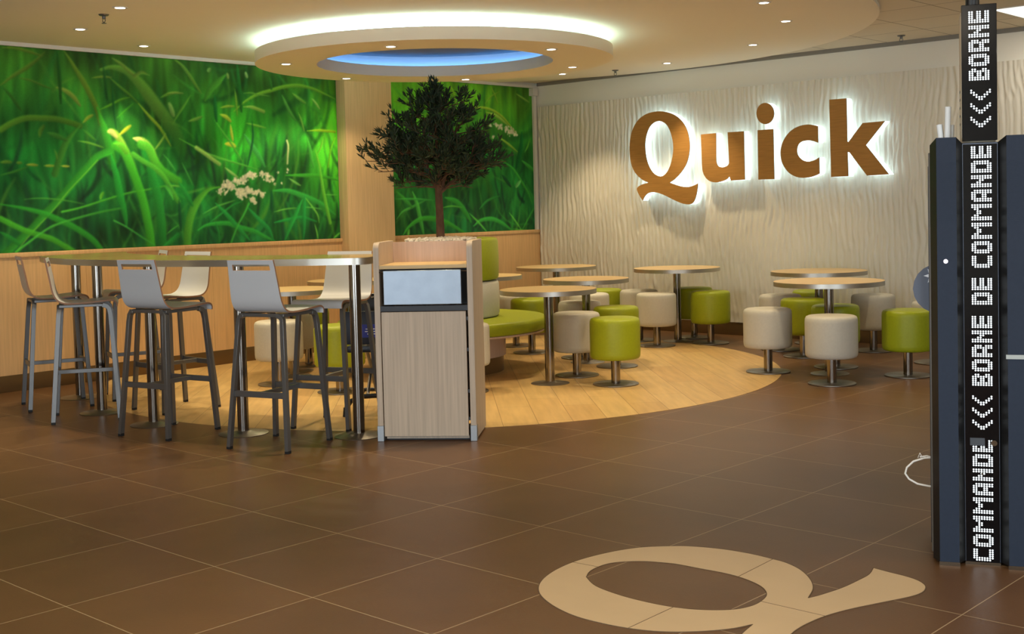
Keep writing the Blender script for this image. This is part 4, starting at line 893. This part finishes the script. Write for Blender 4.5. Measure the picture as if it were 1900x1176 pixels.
# ---------------------------------------------------------------- bar stools
def make_bar_stool():
    t = empty('bar_stool')
    # bent plywood shell: profile in (y, z), front is +y
    prof = [(.205, .752), (.207, .768), (.198, .782), (.17, .789), (.10, .784), (0, .777), (-.08, .776), (-.125, .782), (-.160, .802), (-.182, .835), (-.194, .875), (-.205, .94), (-.216, 1.0), (-.2205, 1.03), (-.226, 1.055), (-.232, 1.08)]
    th = .0105
    def offs(pr):
        out = []
        for i, (y, z) in enumerate(pr):
            a, b = pr[max(i-1, 0)], pr[min(i+1, len(pr)-1)]
            d = Vector((b[0]-a[0], b[1]-a[1])).normalized(); out.append((y+d.y*th, z-d.x*th))
        return out
    top = prof; bot = offs(prof)
    # finer resample
    def fine(pr, k=3):
        out = []
        for i in range(len(pr)-1):
            p0, p1, p2, p3 = pr[max(i-1,0)], pr[i], pr[i+1], pr[min(i+2, len(pr)-1)]
            for j in range(k):
                s = j/k; out.append(tuple(.5*(2*p1[a]+(-p0[a]+p2[a])*s+(2*p0[a]-5*p1[a]+4*p2[a]-p3[a])*s*s+(-p0[a]+3*p1[a]-3*p2[a]+p3[a])*s**3) for a in (0,1)))
        return out+[pr[-1]]
    T, Bt = fine(top), fine(bot); N = len(T)
    def hw(i):                     # half width along the profile
        z = T[i][1]
        return .178-.018*min(1, max(0, (z-.80)/.28))
    fr = [-1, -.8, -.4, 0, .4, .8, 1]     # slot between -0.8 and 0.8
    def isslot(i, k): return 1.022 <= (T[i][1]+T[i+1][1])/2 <= 1.056 and 1 <= k <= 4
    vs = []; 
    for i in range(N):
        for f in fr: vs.append((f*hw(i), T[i][0], T[i][1]))
    for i in range(N):
        for f in fr: vs.append((f*hw(i), Bt[i][0], Bt[i][1]))
    m = len(fr); o_ = N*m; fs = []; edgef = set()
    cell = lambda i, k: 0 <= i < N-1 and 0 <= k < m-1 and not isslot(i, k)
    for i in range(N-1):
        for k in range(m-1):
            if not cell(i, k): continue
            a, b, c, d = i*m+k, i*m+k+1, (i+1)*m+k+1, (i+1)*m+k
            fs.append((a, b, c, d)); fs.append((o_+a, o_+d, o_+c, o_+b))
            for (p, q, ii, kk) in ((a, b, i-1, k), (b, c, i, k+1), (c, d, i+1, k), (d, a, i, k-1)):
                if not cell(ii, kk): fs.append((p, o_+p, o_+q, q)); edgef.add(len(fs)-1)
    b = MB(); b.add(vs, fs, True)
    shell = b.build('seat_shell', [SHELL, PLYEDGE], t, angle=50)
    for i, p in enumerate(shell.data.polygons):
        if i in edgef: p.material_index = 1; p.use_smooth = False
    # frame. feet at (+-.205, +-.205); tops at (+-.155, -.135) and (+-.155, .175)
    sec = (.029, .025)
    feet = {(-1,-1): (-.205, -.21), (1,-1): (.205, -.21), (-1,1): (-.195, .205), (1,1): (.195, .205)}
    tops = {(-1,-1): (-.152, -.150), (1,-1): (.152, -.150), (-1,1): (-.152, .165), (1,1): (.152, .165)}
    for k in feet:
        fx, fy = feet[k]; tx, ty = tops[k]
        pts = [(fx, fy, .012), (tx+(fx-tx)*.08, ty+(fy-ty)*.08, .70)]
        if k[1] > 0: bend = [(tx, ty-.004, .738), (tx, ty-.018, .755), (tx, ty-.045, .764)]
        else: bend = [(tx, ty, .74), (tx-.012*k[0], ty, .757), (tx-.035*k[0], ty, .764)]
        lg = MB().tube(pts+bend, 0, rect=sec).build('leg', FRAME, t, bevel=.0012, seg=1)
        MB().box(fx-.013, fx+.013, fy-.013, fy+.013, 0, .016).build('foot_cap', RUBBER, lg)
    s = MB()
    s.tube([(-.118, -.150, .764), (.118, -.150, .764)], 0, rect=(.022, .018))
    for sx in (-1, 1): s.tube([(sx*.152, .122, .764), (sx*.150, -.150, .764)], 0, rect=(.02, .018))
    s.build('seat_frame', FRAME, t, bevel=.002, seg=1)
    q = MB(); zf = .318
    def at(k, z):
        fx, fy = feet[k]; tx, ty = tops[k]; f = (z-.012)/(.70-.012)
        return Vector((fx+(tx+(fx-tx)*.08-fx)*f, fy+(ty+(fy-ty)*.08-fy)*f, z))
    bk = [at((-1,-1), zf), at((1,-1), zf)]; ft = [at((-1,1), zf), at((1,1), zf)]
    q.tube(bk, 0, rect=(.014, .034)); q.tube(ft, 0, rect=(.014, .034)); q.tube([(bk[0]+bk[1])/2, (ft[0]+ft[1])/2], 0, rect=(.022, .026))
    q.build('footrest', FRAME, t, bevel=.0015, seg=1)
    return t
# (centre, facing vector, label)
BAR = [((-8.40, 4.22), (.33, .94), 'bar stool farthest left, grey back turned to the mural side of the bar table'),
       ((-7.70, 4.08), (.5, .86), 'bar stool seen from its side, second from left in the front row'),
       ((-6.72, 4.10), (-.2, .98), 'front bar stool with grey slotted back, left of the nearest front stool'),
       ((-5.82, 4.27), (-.28, .96), 'nearest front bar stool with grey slotted back, left of the bin'),
       ((-8.31, 4.81), (-.35, -.94), 'back row bar stool at left, mostly hidden behind the bar table posts'),
       ((-7.53, 4.64), (0, -1), 'back row bar stool with warmly lit cream backrest, facing the camera'),
       ((-6.07, 4.89), (.36, -.93), 'back row bar stool beside the bin, pale backrest behind the rightmost post')]
bs = make_bar_stool()
for i, (c, f, lab) in enumerate(BAR):
    o = bs if i == 0 else copy_tree(bs)
    inside = math.hypot(c[0]-C[0], c[1]-C[1]) < 2.6
    o.location = (c[0], c[1], .0015 if inside else 0); o.rotation_euler.z = math.atan2(-f[0], f[1])
    tag(o, lab, 'bar stool', 'bar stools along the curved bar table')

# ---------------------------------------------------------------- waste bin cabinet
def bin_cabinet():
    e = Vector((.464, .350)).normalized(); ang = math.atan2(e.y, e.x)
    t = empty('waste_bin_cabinet', (-5.188, 4.836, 0), ang, 'tall pale oak waste bin cabinet with steel flap, at the end of the bar table', 'waste bin')
    W, D = .578, .44
    hw = W/2
    # local: x across, y depth (away from the front), front at y=0
    def side(x0, x1):
        b = MB(); r = .045
        loop = [(0, .0)] + [(r-r*math.cos(a), 1.155-r+r*math.sin(a)) for a in [k*PI/2/6 for k in range(7)]] + [(D, 1.155), (D, 0)]
        loop = [(0, .012), *loop[1:-1], (D, .012)]
        b.poly([loop], lambda y, z, x: (x, y, z), x0, x1)
        return b
    side(-hw, -hw+.034).build('side_panel', OAKBIN, t, bevel=.0015, seg=1)
    side(hw-.034, hw).build('side_panel', OAKBIN, t, bevel=.0015, seg=1)
    ih = hw-.034
    MB().box(-ih, ih, D-.02, D, .05, 1.145).build('back_panel', OAKP, t)
    MB().box(-ih, ih, -.0, D-.02, 1.000, 1.022).build('tray_shelf', OAKH, t, bevel=.003)
    MB().box(-ih, ih, .004, .022, .756, .786).build('rail', DARKIN, t)
    MB().box(-ih, ih, .12, .13, .786, 1.0).build('inner_back', DARKIN, t)
    MB().box(-ih+.006, ih-.012, -.004, .018, .03, .752).build('door', OAKBIN, t, bevel=.0015, seg=1)
    fl = MB().box(-ih+.026, ih-.032, -.018, -.002, .795, .992).build('steel_flap', mat('satin_steel_sheet', (142, 150, 158), .42, .9, noise=((14, 14, 14), .05)), t, bevel=.002, seg=1)
    MB().tube([(-ih+.001, -.004, .984), (ih-.001, -.004, .984)], .004, 8).build('hinge_rod', STEEL, fl)
    MB().box(-ih+.012, ih-.012, .03, D-.03, .012, .03).build('bottom_panel', OAKBIN, t)
    for sx in (-1, 1):
        x0, x1 = (-hw-.003, -hw+.036) if sx < 0 else (hw-.036, hw+.003)
        MB().box(x0, x1, -.004, .04, 0, .092).build('corner_plate', mat('zinc_plate', (150, 152, 152), .4, .8), t, bevel=.002, seg=1)
    b = MB()
    for z in (.12, .28, .52, .70): b.box(ih-.010, ih-.001, .002, .02, z, z+.02)
    b.build('hinge', DKPLASTIC, t)
    for sx in (-1, 1):
        MB().box(sx*(hw-.05)-.02, sx*(hw-.05)+.02, D-.06, D-.02, 0, .012).build('foot', RUBBER, t)
    MB().box(-ih, ih, .06, .075, 0, .03).build('kick_board', DARKIN, t)
bin_cabinet()

# ---------------------------------------------------------------- high chair half hidden behind the last bar table post
def high_chair():
    t = empty('high_chair', (-6.19, 5.29, .0015), math.radians(40), "dark child's high chair on a splayed base, half hidden behind the bin", 'high chair')
    # local x roughly across the view (to the right), y away
    TUBE = mat('grey_tube', (120, 118, 118), .35, .8)
    MB().tube([(-.16, -.10, .055), (-.13, -.10, .10), (-.06, -.10, .13), (.18, -.10, .14), (.24, -.10, .055)], .016, 8).build('front_base_bar', DKPLASTIC, t)
    MB().tube([(-.16, .28, .055), (-.10, .28, .12), (.18, .28, .12), (.24, .28, .055)], .014, 8).build('rear_base_bar', DKPLASTIC, t)
    for x in (-.165, .245):
        for y in (-.10, .28):
            MB().lathe([(0, 0), (.02, 0), (.018, .02), (.014, .06), (0, .065)], 12, c=(x, y)).build('foot', DKPLASTIC, t)
    for x in (-.02, .16):
        MB().tube([(x, -.09, .13), (x, .27, .45), (x, .27, .70), (x, .22, .76)], .011, 8).build('frame_tube', TUBE, t)
        MB().tube([(x, .27, .12), (x, -.06, .43), (x, -.10, .47)], .011, 8).build('frame_tube', TUBE, t)
    MB().box(-.14, .22, -.13, .26, .42, .465).build('seat', DKPLASTIC, t, bevel=.012)
    MB().box(-.12, .22, .22, .26, .48, .78).build('backrest', DKPLASTIC, t, bevel=.012)
    MB().box(-.16, .20, -.14, -.12, .475, .69).build('front_guard', mat('navy_plastic', (18, 18, 30), .45), t, bevel=.006)
    lb = MB().box(-.045, .075, -.1435, -.1405, .52, .605).build('blue_label', BLUEL, t)
    b = MB()
    for i, (x, w_, z) in enumerate(((-.01, .06, .572), (-.015, .08, .556), (.0, .06, .54))): b.box(x, x+w_, -.1445, -.1436, z, z+.006)
    b.build('label_print', WHITEL, lb)
high_chair()

# ---------------------------------------------------------------- order kiosk
FONT = {
 'B': ['01234567','01234567','013467','013467','01234567','1256'],
 'O': ['123456','01234567','0167','0167','01234567','123456'],
 'R': ['01234567','01234567','0145','0145','01234567','123567'],
 'N': ['01234567','01234567','23','34','01234567','01234567'],
 'E': ['01234567','01234567','013467','013467','013467','013467'],
 'D': ['01234567','01234567','0167','0167','01234567','123456'],
 'C': ['123456','01234567','0167','0167','0167','0167'],
 'M': ['01234567','01234567','12','23','23','12','01234567','01234567'],
 'A': ['1234567','01234567','0145','0145','01234567','1234567'],
 '<': ['34','2345','1256','0167','07'],
}
def kiosk():
    e = Vector((.913, .408)).normalized(); ang = math.atan2(e.y, e.x)
    t = empty('order_kiosk', (-1.771, 4.384, 0), ang, 'tall dark slate self-order kiosk column with white dotted vertical lettering', 'kiosk')
    # local x to the right, y away from the camera; the recessed middle panel is y=0
    H = 1.549
    pr = .040
    def column(xs, zl, zr):
        x0, x1, x2, x3 = xs
        b = MB(); y1 = -pr
        P = [(x0, .008), (x1, y1), (x2, y1), (x3, 0), (x3, .06), (x0, .06)]
        Z = [H-zl, H, H, H-zr, H-zr, H-zl]
        vs = [(x, y, .012) for x, y in P]+[(x, y, z) for (x, y), z in zip(P, Z)]
        n = len(P)
        b.add(vs, [tuple(reversed(range(n))), tuple(range(n, 2*n))]+[(i, (i+1) % n, n+(i+1) % n, n+i) for i in range(n)])
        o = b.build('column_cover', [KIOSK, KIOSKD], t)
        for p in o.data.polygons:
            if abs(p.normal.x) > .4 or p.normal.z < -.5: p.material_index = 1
        g = MB()
        for k in range(30): g.box(x1+.002, x2-.002, y1-.0012, y1+.001, 1.245+k*.0074, 1.245+k*.0074+.0036)
        g.build('louvre', KIOSK, o)
        MB().box(x1-.002, x2+.002, y1-.003, y1+.02, 0, .014).build('base_trim', STEEL, o)
        return o
    cl = column((-.170, -.148, -.081, -.059), .024, .022)
    cr = column((.059, .086, .152, .174), .022, .024)
    # body behind
    MB().box(-.176, .178, .06, .40, .02, 1.50).build('body', mat('kiosk_body', (92, 85, 74), .5), t, bevel=.004)
    MB().box(-.1775, -.1755, .061, .30, .055, 1.45).build('body_side_panel', KIOSKD, t)
    # panels
    lo = MB().box(-.059, .059, 0, .05, .008, 1.529).build('lower_display', GLOSSB, t, bevel=.001, seg=1)
    up = MB().box(-.059, .059, -.006, .04, 1.535, 2.018).build('upper_display', GLOSSB, t, bevel=.0015, seg=1)
    b = MB(); b.box(-.0595, -.0575, -.0025, 0, .012, 1.525); b.box(.0575, .0595, -.0025, 0, .012, 1.525); b.box(-.0575, .0575, -.0025, 0, 1.523, 1.527)
    b.build('display_trim', mat('display_trim', (90, 98, 112), .3, .8), lo)
    MB().box(-.06, .06, -.003, .012, 0, .010).build('base_trim', STEEL, lo)
    MB().box(-.061, .055, .04, .26, 1.52, 2.0).build('tower_housing', BEIGE, t, bevel=.003)
    b = MB()
    for k in range(5): b.box(-.0625, -.0605, .15, .20, 1.60+k*.03, 1.608+k*.03)
    b.build('vent_slot', KIOSKD, t)
    MB().lathe([(.024, 2.0), (.024, CZ)], 20, c=(-.018, .1)).build('ceiling_pole', KIOSKD, t)
    # dotted lettering. letters read upwards: one letter column per dot row
    def text(runs, parent, yy, name):
        m = MB()
        for s, z0, z1, xc in runs:
            n = sum(len(FONT[c])+1 for c in s)-1
            pz = (z1-z0)/(n-1); row = 0; px = .0089
            for c in s:
                for colm in FONT[c]:
                    for ch in colm:
                        x = xc+(int(ch)-3.5)*px; z = z0+row*pz; r = .0033
                        m.add([(x+r*math.cos(a*PI/4), yy, z+r*math.sin(a*PI/4)) for a in range(8)]+[(x+r*math.cos(a*PI/4), yy+.001, z+r*math.sin(a*PI/4)) for a in range(8)],
                              [tuple(range(8))]+[(a, 8+a, 8+(a+1) % 8, (a+1) % 8) for a in range(8)])
                    row += 1
                row += 1
        o = m.build(name, DOT, parent); return o
    text([('<<<', 1.5855, 1.714, .0035), ('BORNE', 1.752, 1.9915, -.001)], up, -.0072, 'dot_lettering')
    text([('COMMANDE', .0175, .4535, .0015), ('<<<', .4975, .615, .0015), ('BORNE', .6565, .903, .002), ('DE', .9500, 1.040, .003), ('COMMANDE', 1.083, 1.5125, .004)], lo, -.0012, 'dot_lettering')
    MB().box(-.041, .009, -.0035, -.0012, .4365, .464).build('grey_sticker', mat('grey_sticker', (62, 66, 72), .6), lo)
    def disc(x, z, r, y0, y1, m, nm, par):
        b = MB(); P = [(x+r*math.cos(2*PI*k/20), z+r*math.sin(2*PI*k/20)) for k in range(20)]
        return b.poly([P], lambda a, c, yv: (a, yv, c), y0, y1).build(nm, m, par)
    disc(.040, .448, .0105, -.012, -.001, STEEL, 'lock', lo)
    disc(-.0005, .333, .0035, -.004, -.001, STEEL, 'lock', lo)
    disc(-.119, 1.106, .008, -pr-.004, -pr, mat('button_white', (230, 225, 235), .3, emit=(.95, .9, 1), estr=.5), 'button', cl)
    MB().box(.080, .160, -pr-.005, -pr+.002, .757, .772).build('grey_strip', mat('grey_plastic', (170, 176, 172), .5), cr)
    # round plate standing out on the left side
    sd = disc(-.142, .998, .092, .10, .112, mat('blue_grey_plate', (84, 92, 108), .5), 'side_plate', t)
    star = []
    for k in range(12):
        r = .030 if k % 2 == 0 else .013; a = k*PI/6; star.append((-.166+r*math.cos(a), 1.046+r*math.sin(a)))
    MB().poly([star], lambda a, c, yv: (a, yv, c), .0975, .0998).build('white_symbol', WHITEL, sd)
    # white cable loop leaving the left side near the bottom
    c = [(-.150, .08, .372), (-.20, .08, .366), (-.238, .08, .352), (-.262, .08, .328), (-.268, .08, .305), (-.255, .08, .285), (-.225, .08, .268), (-.19, .08, .262), (-.150, .08, .258)]
    MB().tube(c, .0038, 8).build('cable_loop', CABLE, t)
    MB().tube([(-.215, .079, .37), (-.19, .079, .375), (-.15, .079, .362)], .0032, 6).build('cable_loop', CABLE, t)
    MB().tube([(-.222, .078, .366), (-.215, .078, .385), (-.205, .078, .366)], .002, 6).build('cable_tie', CABLE, t)
    return t, e
K, KE = kiosk()
# paper rolls standing on the kiosk behind the left column
Rm = Matrix.Rotation(math.atan2(KE.y, KE.x), 4, 'Z')
rl = MB().lathe([(0, 0), (.0085, 0), (.0085, .125), (.006, .125), (.006, .115), (0, .115)], 20).build('paper_roll', PAPER)
for i, (x, y, h, tilt, lab) in enumerate(((-.109, .09, 1.0, .03, 'tallest white paper roll standing on top of the kiosk'), (-.124, .105, .62, -.12, 'short white paper roll on the kiosk, left of the tall roll'), (-.096, .105, .60, .02, 'short white paper roll on the kiosk, right of the tall roll'))):
    o = rl if i == 0 else rl.copy()
    if i: COL.objects.link(o)
    p = Vector((-1.771, 4.384, 0)) + Rm @ Vector((x, y, 1.502)); o.location = p; o.scale = (1.3, 1.3, 1.32*h); o.rotation_euler = (0, tilt, 0)
    tag(o, lab, 'paper roll', 'paper rolls on the kiosk')
